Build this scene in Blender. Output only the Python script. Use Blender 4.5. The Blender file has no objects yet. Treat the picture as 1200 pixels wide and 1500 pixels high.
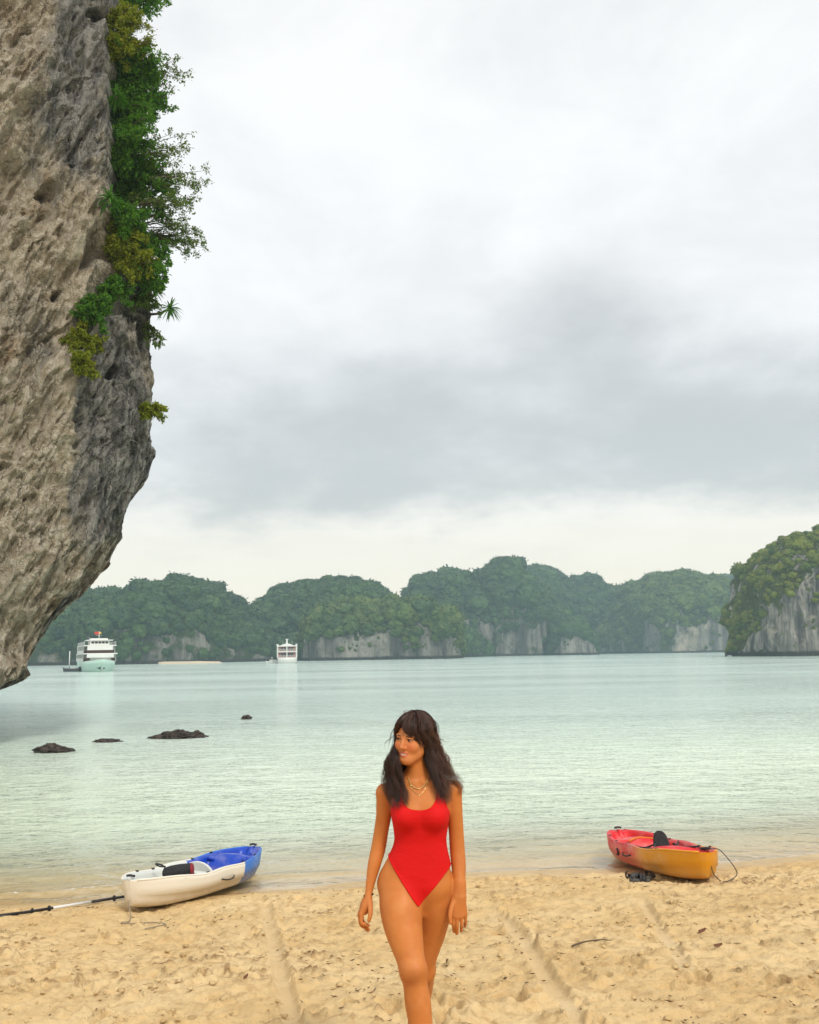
import bpy, bmesh, math, random
import numpy as np
from mathutils import Vector, Matrix

# ------------------------------------------------------------------ camera, sky, sun, exposure
SC = bpy.context.scene
COL = SC.collection
F_PX, CAM_H = 1400.0, 2.9            # focal length in pixels of the 1200 x 1500 photograph, camera height above the sea
PITCH, ROLL = math.atan(207.0 / F_PX), -0.016
_F = np.array([0, math.cos(PITCH), math.sin(PITCH)])
_R0 = np.array([1.0, 0, 0]); _U0 = np.array([0, -math.sin(PITCH), math.cos(PITCH)])
_R = math.cos(ROLL) * _R0 + math.sin(ROLL) * _U0
_U = -math.sin(ROLL) * _R0 + math.cos(ROLL) * _U0
CAM = np.array([0, 0, CAM_H])
cd = bpy.data.cameras.new('camera'); cam = bpy.data.objects.new('camera', cd); COL.objects.link(cam)
cd.sensor_fit = 'HORIZONTAL'; cd.sensor_width = 36.0; cd.lens = 36.0 * F_PX / 1200.0
cd.clip_start = 0.05; cd.clip_end = 6000
M = Matrix.Identity(4)
for i in range(3):
    M[i][0], M[i][1], M[i][2], M[i][3] = _R[i], _U[i], -_F[i], CAM[i]
cam.matrix_world = M
SC.camera = cam

SUN_EL, SUN_AZ = math.radians(46), math.radians(152)      # azimuth from +Y clockwise: behind the camera, to the right
w = bpy.data.worlds.new('World'); SC.world = w; w.use_nodes = True
SC.render.engine = 'CYCLES'
SC.cycles.use_denoising = True
SC.cycles.max_bounces = 6; SC.cycles.diffuse_bounces = 3; SC.cycles.glossy_bounces = 3
SC.cycles.transmission_bounces = 4; SC.cycles.transparent_max_bounces = 12; SC.cycles.volume_bounces = 1
SC.cycles.caustics_reflective = False; SC.cycles.caustics_refractive = False
SC.view_settings.view_transform = 'Standard'; SC.view_settings.look = 'None'
SC.view_settings.exposure = 0.46; SC.view_settings.gamma = 1.0; SC.view_settings.use_curve_mapping = False


class NT:
    """small helper around a node tree"""
    def __init__(s, tree): s.t = tree; s.n = tree.nodes; s.l = tree.links
    def new(s, typ, **kw):
        n = s.n.new(typ)
        for k, v in kw.items(): setattr(n, k, v)
        return n
    def put(s, sock, v):
        if isinstance(v, bpy.types.NodeSocket): s.l.new(v, sock)
        elif v is not None: sock.default_value = v
    def math(s, op, a, b=None, c=None, clamp=False):
        n = s.new('ShaderNodeMath', operation=op, use_clamp=clamp)
        s.put(n.inputs[0], a)
        if b is not None: s.put(n.inputs[1], b)
        if c is not None: s.put(n.inputs[2], c)
        return n.outputs[0]
    def vmath(s, op, a, b=None):
        n = s.new('ShaderNodeVectorMath', operation=op); s.put(n.inputs[0], a)
        if b is not None: s.put(n.inputs[1], b)
        return n.outputs[1] if op in ('DOT_PRODUCT', 'LENGTH', 'DISTANCE') else n.outputs[0]
    def noise(s, vec, scale, detail=4, rough=0.55, dist=0.0):
        n = s.new('ShaderNodeTexNoise'); s.put(n.inputs['Vector'], vec)
        n.inputs['Scale'].default_value = scale; n.inputs['Detail'].default_value = detail
        n.inputs['Roughness'].default_value = rough; n.inputs['Distortion'].default_value = dist
        return n.outputs['Fac']
    def voro(s, vec, scale, feature='F1', out='Distance'):
        n = s.new('ShaderNodeTexVoronoi', feature=feature); s.put(n.inputs['Vector'], vec)
        n.inputs['Scale'].default_value = scale
        return n.outputs[out]
    def mapr(s, v, a, b, c=0.0, d=1.0, smooth=True):
        n = s.new('ShaderNodeMapRange', interpolation_type='SMOOTHSTEP' if smooth else 'LINEAR'); s.put(n.inputs[0], v)
        for i, q in enumerate((a, b, c, d)): n.inputs[1 + i].default_value = q
        return n.outputs[0]
    def mix(s, f, a, b, blend='MIX'):
        n = s.new('ShaderNodeMix', data_type='RGBA', blend_type=blend)
        s.put(n.inputs[0], f); s.put(n.inputs[6], rgb(a)); s.put(n.inputs[7], rgb(b))
        return n.outputs[2]
    def scale(s, vec, x, y, z):
        return s.vmath('MULTIPLY', vec, (x, y, z))
    def bump(s, h, strength, dist, normal=None):
        n = s.new('ShaderNodeBump'); s.put(n.inputs['Height'], h)
        n.inputs['Strength'].default_value = strength; n.inputs['Distance'].default_value = dist
        if normal is not None: s.put(n.inputs['Normal'], normal)
        return n.outputs[0]
    def attr(s, name, typ='GEOMETRY'):
        return s.new('ShaderNodeAttribute', attribute_name=name, attribute_type=typ)


def rgb(c):
    if isinstance(c, (tuple, list)) and len(c) == 3: return (c[0], c[1], c[2], 1.0)
    return c


def srgb(r, g, b):
    f = lambda v: (v / 255 / 12.92) if v / 255 <= 0.04045 else ((v / 255 + 0.055) / 1.055) ** 2.4
    return (f(r), f(g), f(b))


# the overcast sky: Nishita behind a layered deck of cloud
T = NT(w.node_tree)
bg = w.node_tree.nodes['Background']
sky = T.new('ShaderNodeTexSky'); sky.sky_type = 'NISHITA'; sky.sun_disc = False
sky.sun_elevation = SUN_EL; sky.sun_rotation = SUN_AZ
dirv = T.new('ShaderNodeTexCoord').outputs['Generated']
sep = T.new('ShaderNodeSeparateXYZ'); T.l.new(dirv, sep.inputs[0])
dz = T.math('MAXIMUM', sep.outputs[2], 0.0)
den = T.math('ADD', dz, 0.30)
pl = T.new('ShaderNodeCombineXYZ')
T.l.new(T.math('DIVIDE', sep.outputs[0], den), pl.inputs[0]); T.l.new(T.math('DIVIDE', sep.outputs[1], den), pl.inputs[1])
pv = pl.outputs[0]
n1 = T.noise(T.vmath('ADD', pv, (3.1, 1.7, 0.4)), 1.9, 5, 0.52)
n2 = T.noise(T.vmath('ADD', pv, (7.3, 2.2, 0.9)), 5.2, 6, 0.58)
# a grey deck of stratus at middle elevation all round, a brighter gap under it near the horizon, thin high cloud above
band = T.math('MULTIPLY', T.mapr(T.math('ADD', dz, T.math('MULTIPLY', T.math('SUBTRACT', n2, 0.5), 0.05)), 0.112, 0.178), T.mapr(dz, 0.20, 0.37, 1.0, 0.0))


def blob(px, py, rad, k):
    d = (px - 600) / F_PX * _R - (py - 750) / F_PX * _U + _F; d = d / np.linalg.norm(d)
    q = T.vmath('SUBTRACT', dirv, tuple(d)); q = T.vmath('MULTIPLY', q, (1.0, 1.0, 1.35))
    return T.math('MULTIPLY', T.mapr(T.vmath('LENGTH', q), 0.0, rad, 1.0, 0.0), k)


g = T.math('ADD', T.math('MULTIPLY', band, 0.60), blob(885, 450, 0.16, 0.50))
g = T.math('ADD', g, blob(680, 600, 0.22, 0.12))
g = T.math('ADD', g, blob(1100, 640, 0.20, 0.15))
g = T.math('ADD', g, blob(400, 330, 0.24, -0.22))
g = T.math('ADD', g, blob(1120, 210, 0.25, -0.10))
g = T.math('ADD', g, T.math('MULTIPLY', T.math('SUBTRACT', n1, 0.5), 0.95))
g = T.math('ADD', g, T.math('MULTIPLY', T.math('SUBTRACT', n2, 0.5), 0.75))
gray = T.mapr(g, 0.02, 0.85)
n3 = T.noise(T.vmath('ADD', pv, (1.3, 8.2, 2.9)), 3.3, 6, 0.6, 0.3)
thin = T.mix(T.mapr(T.math('ADD', T.math('MULTIPLY', n3, 0.7), T.math('MULTIPLY', n1, 0.3)), 0.36, 0.62), (7.7, 7.7, 7.73), (6.7, 6.75, 6.8))
cl = T.mix(gray, thin, (4.4, 4.5, 4.55))
warm = T.mapr(dz, 0.05, 0.22, 1.0, 0.0)
cl = T.mix(T.math('MULTIPLY', warm, 0.9), cl, T.mix(gray, (8.3, 7.15, 5.6), (5.1, 4.85, 4.45)))
col = T.mix(0.94, sky.outputs[0], cl)
T.l.new(col, bg.inputs['Color']); bg.inputs['Strength'].default_value = 0.1

sd = bpy.data.lights.new('sun', 'SUN'); sd.energy = 1.5; sd.angle = math.radians(10); sd.color = (1.0, 0.95, 0.86)
sun = bpy.data.objects.new('sun', sd); COL.objects.link(sun)
to_sun = Vector((math.sin(SUN_AZ) * math.cos(SUN_EL), math.cos(SUN_AZ) * math.cos(SUN_EL), math.sin(SUN_EL)))
sun.rotation_euler = to_sun.to_track_quat('Z', 'Y').to_euler()
sun.location = (0, -20, 60)


# ------------------------------------------------------------------ geometry helpers
def ray(px, py):
    return (px - 600) / F_PX * _R - (py - 750) / F_PX * _U + _F


def P(px, py, Y):
    """photo pixel -> point on the vertical plane at distance Y"""
    d = ray(px, py)
    return CAM + d * (Y / d[1])


def shore_y(x): return 12.98 + 0.19 * np.clip(x, -9, 9) + 0.12 * np.sin(x * 0.9 + 1.0)


def base_z(x, y):
    e = shore_y(x) - y
    z = np.where(e > 0, 0.119 * e, 0.10 * e)
    z = np.where(z < -2.0, -2.0 - 2.5 * (1 - np.exp((z + 2.0) / 6.0)), z)
    return np.where(y < 1.0, 0.119 * (shore_y(x) - 1.0) + 0.03 * (1 - y), z)


def PG(px, py, dz=0.0):
    """photo pixel -> point on the beach"""
    d = ray(px, py); lo, hi = 0.5, 200.0
    for _ in range(60):
        t = (lo + hi) / 2; q = CAM + d * t
        if q[2] > base_z(q[0], q[1]) + dz: lo = t
        else: hi = t
    return CAM + d * lo


def PW(px, py, z=0.0):
    """photo pixel -> point on the water (or the plane at z)"""
    d = ray(px, py); return CAM + d * ((z - CAM_H) / d[2])


def _hash(ix, iy, iz, seed):
    h = (ix.astype(np.uint32) * np.uint32(374761393) + iy.astype(np.uint32) * np.uint32(668265263)
         + iz.astype(np.uint32) * np.uint32(2147483647 & 0x9E3779B1) + np.uint32((seed * 974711 + 12345) & 0xFFFFFFFF))
    h = (h ^ (h >> np.uint32(13))) * np.uint32(1274126177)
    h = (h ^ (h >> np.uint32(16))) * np.uint32(2246822519)
    h ^= h >> np.uint32(15)
    return h.astype(np.float32) * np.float32(1.0 / 4294967296.0)


def vnoise(p, seed=0):
    """value noise in [-1,1]; p is (N,3)"""
    with np.errstate(over='ignore'):
        p = np.asarray(p, np.float32); f0 = np.floor(p); f = p - f0; i = f0.astype(np.int32)
        u = f * f * f * (f * (f * 6 - 15) + 10)
        x, y, z = i[:, 0], i[:, 1], i[:, 2]
        c = [[[_hash(x + a, y + b, z + d, seed) for d in (0, 1)] for b in (0, 1)] for a in (0, 1)]
        l = lambda a, b, t: a + (b - a) * t
        r = l(l(l(c[0][0][0], c[1][0][0], u[:, 0]), l(c[0][1][0], c[1][1][0], u[:, 0]), u[:, 1]),
              l(l(c[0][0][1], c[1][0][1], u[:, 0]), l(c[0][1][1], c[1][1][1], u[:, 0]), u[:, 1]), u[:, 2])
        return r * 2 - 1


def fbm(p, octs=4, gain=0.5, seed=0, ridged=False):
    p = np.asarray(p, np.float32); r = np.zeros(len(p), np.float32); a = 1.0; tot = 0
    for o in range(octs):
        n = vnoise(p * (2.03 ** o) + 17.3 * o, seed + o)
        if ridged: n = 1 - 2 * np.abs(n)
        r += a * n; tot += a; a *= gain
    return r / tot


def link(o, parent=None):
    COL.objects.link(o)
    if parent is not None: o.parent = parent
    return o


def tag(o, label=None, cat=None, group=None, kind=None):
    if label: o['label'] = label
    if cat: o['category'] = cat
    if group: o['group'] = group
    if kind: o['kind'] = kind
    return o


def empty(name, loc, label, cat, group=None, rot=(0, 0, 0)):
    o = bpy.data.objects.new(name, None); o.empty_display_size = 0.2
    COL.objects.link(o); o.location = loc; o.rotation_euler = rot
    return tag(o, label, cat, group)


def mesh_np(name, V, Q, mat, parent=None, smooth=True, attrs=None):
    """fast mesh from numpy: V (N,3), Q (M,3|4) faces"""
    me = bpy.data.meshes.new(name)
    V = np.ascontiguousarray(V, np.float32); Q = np.ascontiguousarray(Q, np.int32)
    k = Q.shape[1]
    me.vertices.add(len(V)); me.vertices.foreach_set('co', V.ravel())
    me.loops.add(Q.size); me.loops.foreach_set('vertex_index', Q.ravel())
    me.polygons.add(len(Q)); me.polygons.foreach_set('loop_start', np.arange(0, Q.size, k, dtype=np.int32))
    me.polygons.foreach_set('use_smooth', np.full(len(Q), bool(smooth)))
    me.update(calc_edges=True)
    for an, (typ, dat) in (attrs or {}).items():
        a = me.attributes.new(an, typ, 'POINT')
        if typ == 'FLOAT': a.data.foreach_set('value', np.ascontiguousarray(dat, np.float32))
        else: a.data.foreach_set('color', np.ascontiguousarray(dat, np.float32).ravel())
    me.validate()
    if mat: me.materials.append(mat)
    return link(bpy.data.objects.new(name, me), parent)


def grid_faces(nr, nc):
    i = np.arange(nr * nc).reshape(nr, nc)
    return np.stack([i[:-1, :-1].ravel(), i[:-1, 1:].ravel(), i[1:, 1:].ravel(), i[1:, :-1].ravel()], 1)


class MB:
    """collects boxes, tubes, loops of points into one mesh"""
    def __init__(s): s.v = []; s.f = []
    def add(s, vs, fs):
        b = len(s.v); s.v += [tuple(map(float, q)) for q in vs]; s.f += [tuple(i + b for i in f) for f in fs]; return s
    def box(s, x0, x1, y0, y1, z0, z1):
        return s.add([(x0, y0, z0), (x1, y0, z0), (x1, y1, z0), (x0, y1, z0), (x0, y0, z1), (x1, y0, z1), (x1, y1, z1), (x0, y1, z1)],
                     [(0, 3, 2, 1), (4, 5, 6, 7), (0, 1, 5, 4), (1, 2, 6, 5), (2, 3, 7, 6), (3, 0, 4, 7)])
    def tube(s, pts, rad, n=8, cap=True):
        pts = [np.array(p, float) for p in pts]
        rs = rad if isinstance(rad, (list, tuple, np.ndarray)) else [rad] * len(pts)
        vs, fs = [], []; ref = np.array([0.31, 0.22, 0.92])
        for i, p in enumerate(pts):
            t = pts[min(i + 1, len(pts) - 1)] - pts[max(i - 1, 0)]; t = t / (np.linalg.norm(t) + 1e-9)
            a = np.cross(t, ref); a /= (np.linalg.norm(a) + 1e-9); b = np.cross(t, a)
            for k in range(n):
                th = 2 * math.pi * k / n
                vs.append(p + rs[i] * (math.cos(th) * a + math.sin(th) * b))
        for i in range(len(pts) - 1):
            for k in range(n):
                fs.append((i * n + k, i * n + (k + 1) % n, (i + 1) * n + (k + 1) % n, (i + 1) * n + k))
        if cap:
            fs.append(tuple(range(n))[::-1]); fs.append(tuple((len(pts) - 1) * n + k for k in range(n)))
        return s.add(vs, fs)
    def loft(s, rings, closed=True, cap=True):
        n = len(rings[0]); vs = [p for r in rings for p in r]; fs = []
        m = n if closed else n - 1
        for i in range(len(rings) - 1):
            for k in range(m):
                fs.append((i * n + k, i * n + (k + 1) % n, (i + 1) * n + (k + 1) % n, (i + 1) * n + k))
        if cap: fs.append(tuple(range(n))[::-1]); fs.append(tuple((len(rings) - 1) * n + k for k in range(n)))
        return s.add(vs, fs)
    def build(s, name, mat, parent=None, smooth=False, bevel=0.0):
        me = bpy.data.meshes.new(name); me.from_pydata(s.v, [], s.f); me.update()
        if bevel > 0:
            bm = bmesh.new(); bm.from_mesh(me)
            bmesh.ops.bevel(bm, geom=list(bm.edges), offset=bevel, segments=1, affect='EDGES', profile=0.6, clamp_overlap=True)
            bm.to_mesh(me); bm.free()
        me.polygons.foreach_set('use_smooth', [bool(smooth)] * len(me.polygons))
        if mat: me.materials.append(mat)
        return link(bpy.data.objects.new(name, me), parent)


def curve_pts(pts, n):
    """Catmull-Rom through pts, n samples"""
    p = np.array(pts, float); p = np.vstack([2 * p[0] - p[1], p, 2 * p[-1] - p[-2]]); m = len(p) - 3; out = []
    for t in np.linspace(0, m - 1e-6, n):
        i = int(t); u = t - i; a, b, c, d = p[i], p[i + 1], p[i + 2], p[i + 3]
        out.append(0.5 * ((2 * b) + (-a + c) * u + (2 * a - 5 * b + 4 * c - d) * u * u + (-a + 3 * b - 3 * c + d) * u ** 3))
    return np.array(out)


def material(name):
    m = bpy.data.materials.new(name); m.use_nodes = True
    t = NT(m.node_tree); return m, t, m.node_tree.nodes['Principled BSDF']


def plain(name, c, rough=0.5, metal=0.0, var=0.12, vscale=8.0, spec=0.5, bump=0.0, bscale=60):
    """procedural paint: base colour broken up by soft noise, a little roughness variation"""
    m, t, b = material(name)
    o = t.new('ShaderNodeTexCoord').outputs['Object']
    n = t.noise(o, vscale, 5, 0.6)
    dark = tuple(v * (1 - var) for v in c); lite = tuple(min(1, v * (1 + var * 0.6)) for v in c)
    t.put(b.inputs['Base Color'], t.mix(n, dark, lite))
    t.put(b.inputs['Roughness'], t.mapr(t.noise(o, vscale * 2.3, 3), 0.3, 0.7, max(0.02, rough - 0.08), min(1, rough + 0.08)))
    b.inputs['Metallic'].default_value = metal; b.inputs['Specular IOR Level'].default_value = spec
    if bump: t.put(b.inputs['Normal'], t.bump(t.noise(o, bscale, 3), 0.5, bump))
    return m

# ------------------------------------------------------------------ materials of the place
def mat_sand():
    m, t, b = material('sand'); geo = t.new('ShaderNodeNewGeometry'); p = geo.outputs['Position']
    s = t.new('ShaderNodeSeparateXYZ'); t.l.new(p, s.inputs[0])
    big = t.noise(p, 0.9, 5, 0.6); mid = t.noise(p, 7.0, 5, 0.65); fine = t.noise(p, 160, 3, 0.7); grain = t.noise(p, 700, 2, 0.7)
    c = t.mix(t.mapr(big, 0.3, 0.7), (0.71, 0.485, 0.22), (0.81, 0.60, 0.315))
    c = t.mix(t.mapr(mid, 0.48, 0.70, 0, 0.70), c, (0.50, 0.31, 0.13))
    c = t.mix(t.mapr(fine, 0.58, 0.75, 0, 0.5), c, (0.30, 0.19, 0.09))
    c = t.mix(t.mapr(t.noise(t.scale(p, 1, 1.3, 1), 26, 4, 0.7), 0.60, 0.70, 0, 0.6), c, (0.27, 0.165, 0.075))
    c = t.mix(t.mapr(grain, 0.6, 0.72, 0, 0.45), c, (0.85, 0.70, 0.46))
    c = t.mix(t.math('MULTIPLY', t.attr('darker').outputs['Fac'], t.mapr(t.noise(p, 60, 3, 0.7), 0.3, 0.6, 0.45, 1.0)), c, (0.285, 0.165, 0.070))      # darker tone on raised clods and in random patches
    c = t.mix(t.math('MULTIPLY', t.attr('packed').outputs['Fac'], 0.6), c, (0.82, 0.62, 0.35))      # sand pressed smooth by the hulls
    # wet sand: a narrow strip above the water and everything under it
    wl = t.math('ADD', s.outputs[2], t.math('MULTIPLY', t.math('SUBTRACT', t.noise(p, 1.7, 3), 0.5), 0.09))
    wet = t.math('MULTIPLY', t.mapr(wl, 0.05, 0.135, 1.0, 0.0), t.mapr(s.outputs[2], -0.09, -0.015, 0.0, 1.0))
    c = t.mix(wet, c, t.mix(1.0, c, (0.80, 0.78, 0.74), 'MULTIPLY'))
    t.put(b.inputs['Base Color'], c)
    t.put(b.inputs['Roughness'], t.math('SUBTRACT', 0.95, t.math('MULTIPLY', wet, 0.55)))
    b.inputs['Specular IOR Level'].default_value = 0.35
    h = t.math('ADD', t.math('MULTIPLY', fine, 0.6), t.math('MULTIPLY', t.noise(p, 45, 4, 0.65), 1.6))
    h = t.math('MULTIPLY', h, t.math('SUBTRACT', 1.0, t.math('MULTIPLY', wet, 0.85)))
    t.put(b.inputs['Normal'], t.bump(h, 0.9, 0.012))
    return m


def mat_water():
    m, t, b = material('sea_water'); m.node_tree.nodes.remove(b)
    out = m.node_tree.nodes['Material Output']
    p = t.new('ShaderNodeNewGeometry').outputs['Position']
    dep = t.attr('depth').outputs['Fac']
    # ripples: long low swell, wind ripples and small facets
    h = t.math('MULTIPLY', t.noise(t.scale(p, 0.55, 1.0, 1.0), 0.55, 3, 0.5), 1.1)
    h = t.math('ADD', h, t.math('MULTIPLY', t.noise(t.scale(p, 0.6, 1.0, 1), 2.3, 3, 0.55, 0.4), 0.58))
    h = t.math('ADD', h, t.math('MULTIPLY', t.noise(t.scale(p, 0.7, 1.0, 1), 7.5, 3, 0.6, 0.5), 0.17))
    patch = t.mapr(t.noise(t.scale(p, 0.012, 0.05, 1), 1.0, 3), 0.35, 0.65, 0.55, 1.25)
    h = t.math('MULTIPLY', h, patch)
    calm = t.mapr(dep, 0.0, 0.2, 0.45, 1.0)
    nrm = t.bump(t.math('MULTIPLY', h, calm), 1.0, 0.34)
    turb = t.math('SUBTRACT', 1.0, t.math('POWER', 2.718, t.math('MULTIPLY', dep, -3.5)))
    turb = t.math('MULTIPLY', turb, 0.97)
    body = t.mix(t.mapr(dep, 0.02, 0.45), (0.88, 0.77, 0.55), (0.80, 0.90, 0.70))      # stirred-up sand in the shallows
    body = t.mix(t.mapr(dep, 0.4, 3.2), body, (0.55, 0.68, 0.615))
    # clear shallow water tints what lies under it
    kx = [t.math('POWER', 2.718, t.math('MULTIPLY', dep, -k)) for k in (0.7, 0.18, 0.45)]
    tint = t.new('ShaderNodeCombineXYZ')
    for i in range(3): t.l.new(kx[i], tint.inputs[i])
    tr = t.new('ShaderNodeBsdfTransparent'); t.l.new(tint.outputs[0], tr.inputs[0])
    df = t.new('ShaderNodeBsdfDiffuse'); t.l.new(body, df.inputs[0])
    mx = t.new('ShaderNodeMixShader'); t.l.new(turb, mx.inputs[0]); t.l.new(tr.outputs[0], mx.inputs[1]); t.l.new(df.outputs[0], mx.inputs[2])
    gl = t.new('ShaderNodeBsdfGlossy'); gl.inputs['Roughness'].default_value = 0.06; t.l.new(nrm, gl.inputs['Normal'])
    gl.inputs['Color'].default_value = (0.97, 0.98, 0.98, 1)
    fr = t.new('ShaderNodeFresnel'); fr.inputs['IOR'].default_value = 1.8; t.l.new(nrm, fr.inputs['Normal'])
    mx2 = t.new('ShaderNodeMixShader'); t.l.new(t.math('MULTIPLY', fr.outputs[0], t.math('SUBTRACT', 1.0, t.new('ShaderNodeNewGeometry').outputs['Backfacing'])), mx2.inputs[0]); t.l.new(mx.outputs[0], mx2.inputs[1]); t.l.new(gl.outputs[0], mx2.inputs[2])
    # foam where the water runs out on the sand
    fo = t.attr('foam').outputs['Fac']
    fn = t.noise(p, 9.0, 5, 0.7, 0.8)
    ff = t.mapr(t.math('ADD', t.math('MULTIPLY', fo, 0.62), t.math('MULTIPLY', fn, 0.75)), 0.78, 0.98)
    ff = t.math('MULTIPLY', ff, 0.8)
    fd = t.new('ShaderNodeBsdfDiffuse'); fd.inputs[0].default_value = (0.86, 0.86, 0.82, 1)
    mx3 = t.new('ShaderNodeMixShader'); t.l.new(ff, mx3.inputs[0]); t.l.new(mx2.outputs[0], mx3.inputs[1]); t.l.new(fd.outputs[0], mx3.inputs[2])
    t.l.new(mx3.outputs[0], out.inputs['Surface'])
    return m


def mat_cliff():
    m, t, b = material('limestone_near'); p = t.new('ShaderNodeNewGeometry').outputs['Position']
    gr = t.attr('grey').outputs['Fac']; cav = t.attr('overlay').outputs['Fac']
    n1 = t.noise(p, 0.45, 6, 0.6); n2 = t.noise(p, 2.2, 6, 0.65, 0.6); st = t.noise(t.scale(p, 1.0, 1.0, 0.13), 2.6, 5, 0.65, 0.3)
    fine = t.noise(p, 16, 5, 0.7); cr = t.voro(p, 3.0, 'DISTANCE_TO_EDGE')
    tan = t.mix(t.mapr(n2, 0.35, 0.68), (0.50, 0.41, 0.28), (0.92, 0.83, 0.66))
    tan = t.mix(t.mapr(n1, 0.56, 0.74, 0, 0.7), tan, (0.46, 0.27, 0.11))
    grey = t.mix(t.mapr(st, 0.36, 0.64), (0.14, 0.138, 0.132), (0.52, 0.50, 0.45))
    gm = t.mapr(t.math('ADD', gr, t.math('MULTIPLY', t.math('SUBTRACT', t.noise(t.scale(p, 1, 1, 0.35), 0.55, 5, 0.6), 0.5), 1.5)), 0.34, 0.66)
    c = t.mix(gm, tan, grey)
    c = t.mix(t.mapr(st, 0.60, 0.74, 0, 0.6), c, (0.09, 0.085, 0.08))
    c = t.mix(t.mapr(fine, 0.54, 0.72, 0, 0.45), c, (0.12, 0.095, 0.065))
    c = t.mix(t.mapr(t.noise(p, 4.2, 5, 0.7, 0.5), 0.57, 0.70, 0, 0.4), c, (0.15, 0.115, 0.08))
    c = t.mix(t.mapr(fine, 0.42, 0.28, 0, 0.4), c, (0.80, 0.72, 0.58))
    c = t.mix(t.mapr(t.noise(p, 1.1, 4, 0.6), 0.60, 0.72, 0, 0.35), c, (0.13, 0.15, 0.05))
    wn = t.new('ShaderNodeTexNoise'); t.put(wn.inputs['Vector'], p); wn.inputs['Scale'].default_value = 0.9; wn.inputs['Detail'].default_value = 4
    crk = t.voro(t.vmath('ADD', t.scale(p, 1, 1, 0.28), t.scale(wn.outputs['Color'], 2.2, 2.2, 1.6)), 0.9, 'DISTANCE_TO_EDGE')
    c = t.mix(t.math('MULTIPLY', t.mapr(crk, 0.0, 0.035, 1, 0), t.mapr(t.noise(p, 0.8, 3), 0.46, 0.62, 0, 0.5)), c, (0.07, 0.055, 0.04))
    c = t.mix(t.math('MULTIPLY', cav, 0.7), c, (0.07, 0.055, 0.045))  # darkening put into the colour of the carved hollows
    t.put(b.inputs['Base Color'], c); b.inputs['Roughness'].default_value = 0.92; b.inputs['Specular IOR Level'].default_value = 0.25
    h = t.math('ADD', t.math('MULTIPLY', fine, 0.8), t.math('MULTIPLY', t.noise(p, 5.5, 5, 0.7), 1.4))
    h = t.math('ADD', h, t.math('MULTIPLY', t.mapr(crk, 0.0, 0.06, 0, 1), 0.5))
    t.put(b.inputs['Normal'], t.bump(h, 1.0, 0.30))
    return m


def mat_karst(name, streak, green, light=1.0):
    """steep limestone with plants between; the rock mask is an attribute from the real slope"""
    m, t, b = material(name); p = t.new('ShaderNodeNewGeometry').outputs['Position']
    rock = t.attr('rock').outputs['Fac']
    st = t.noise(t.scale(p, 1, 1, 0.16), streak, 6, 0.68, 0.2); n = t.noise(p, streak * 0.35, 5, 0.6)
    rc = t.mix(t.mapr(st, 0.34, 0.66), (0.060, 0.060, 0.058), (0.34, 0.32, 0.28))
    rc = t.mix(t.mapr(n, 0.54, 0.70, 0, 0.65), rc, (0.62 * light, 0.54 * light, 0.42 * light))
    gc = t.mix(t.noise(p, streak * 0.9, 5, 0.7), tuple(v * 0.5 for v in green), green)
    msk = t.mapr(t.math('ADD', rock, t.math('MULTIPLY', t.math('SUBTRACT', t.noise(p, streak * 0.8, 5, 0.65), 0.5), 0.9)), 0.42, 0.58)
    c = t.mix(msk, gc, rc)
    sp = t.new('ShaderNodeSeparateXYZ'); t.l.new(p, sp.inputs[0])
    tide = t.mapr(t.math('ADD', sp.outputs[2], t.math('MULTIPLY', n, 1.2)), 1.6, 2.6, 1, 0)       # dark tide line
    c = t.mix(tide, c, (0.045, 0.042, 0.038))
    t.put(b.inputs['Base Color'], c); b.inputs['Roughness'].default_value = 0.95; b.inputs['Specular IOR Level'].default_value = 0.15
    t.put(b.inputs['Normal'], t.bump(t.noise(t.scale(p, 1, 1, 0.4), streak * 2.2, 5, 0.7), 1.0, 0.5 / streak))
    return m


def mat_leaf(name, c0, c1, c2, trans=0.25, inst=False):
    """leaves: colour differs leaf by leaf or crown by crown, some light comes through"""
    m, t, b = material(name); out = m.node_tree.nodes['Material Output']
    p = t.new('ShaderNodeNewGeometry').outputs['Position']
    if inst: r = t.new('ShaderNodeObjectInfo').outputs['Random']
    else: r = t.attr('tone').outputs['Fac']
    c = t.mix(r, c0, c1); c = t.mix(t.mapr(t.noise(p, 0.22 if inst else 1.3, 3), 0.45, 0.7, 0, 0.6), c, c2)
    c = t.mix(t.noise(p, 3.0 if inst else 30.0, 4, 0.7), t.mix(1.0, c, (0.62, 0.62, 0.62), 'MULTIPLY'), c)
    t.put(b.inputs['Base Color'], c); b.inputs['Roughness'].default_value = 0.6; b.inputs['Specular IOR Level'].default_value = 0.3
    tl = t.new('ShaderNodeBsdfTranslucent'); t.l.new(t.mix(1.0, c, (1.0, 1.0, 0.6), 'MULTIPLY'), tl.inputs[0])
    mx = t.new('ShaderNodeMixShader'); mx.inputs[0].default_value = trans
    t.l.new(b.outputs[0], mx.inputs[1]); t.l.new(tl.outputs[0], mx.inputs[2]); t.l.new(mx.outputs[0], out.inputs['Surface'])
    return m


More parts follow.
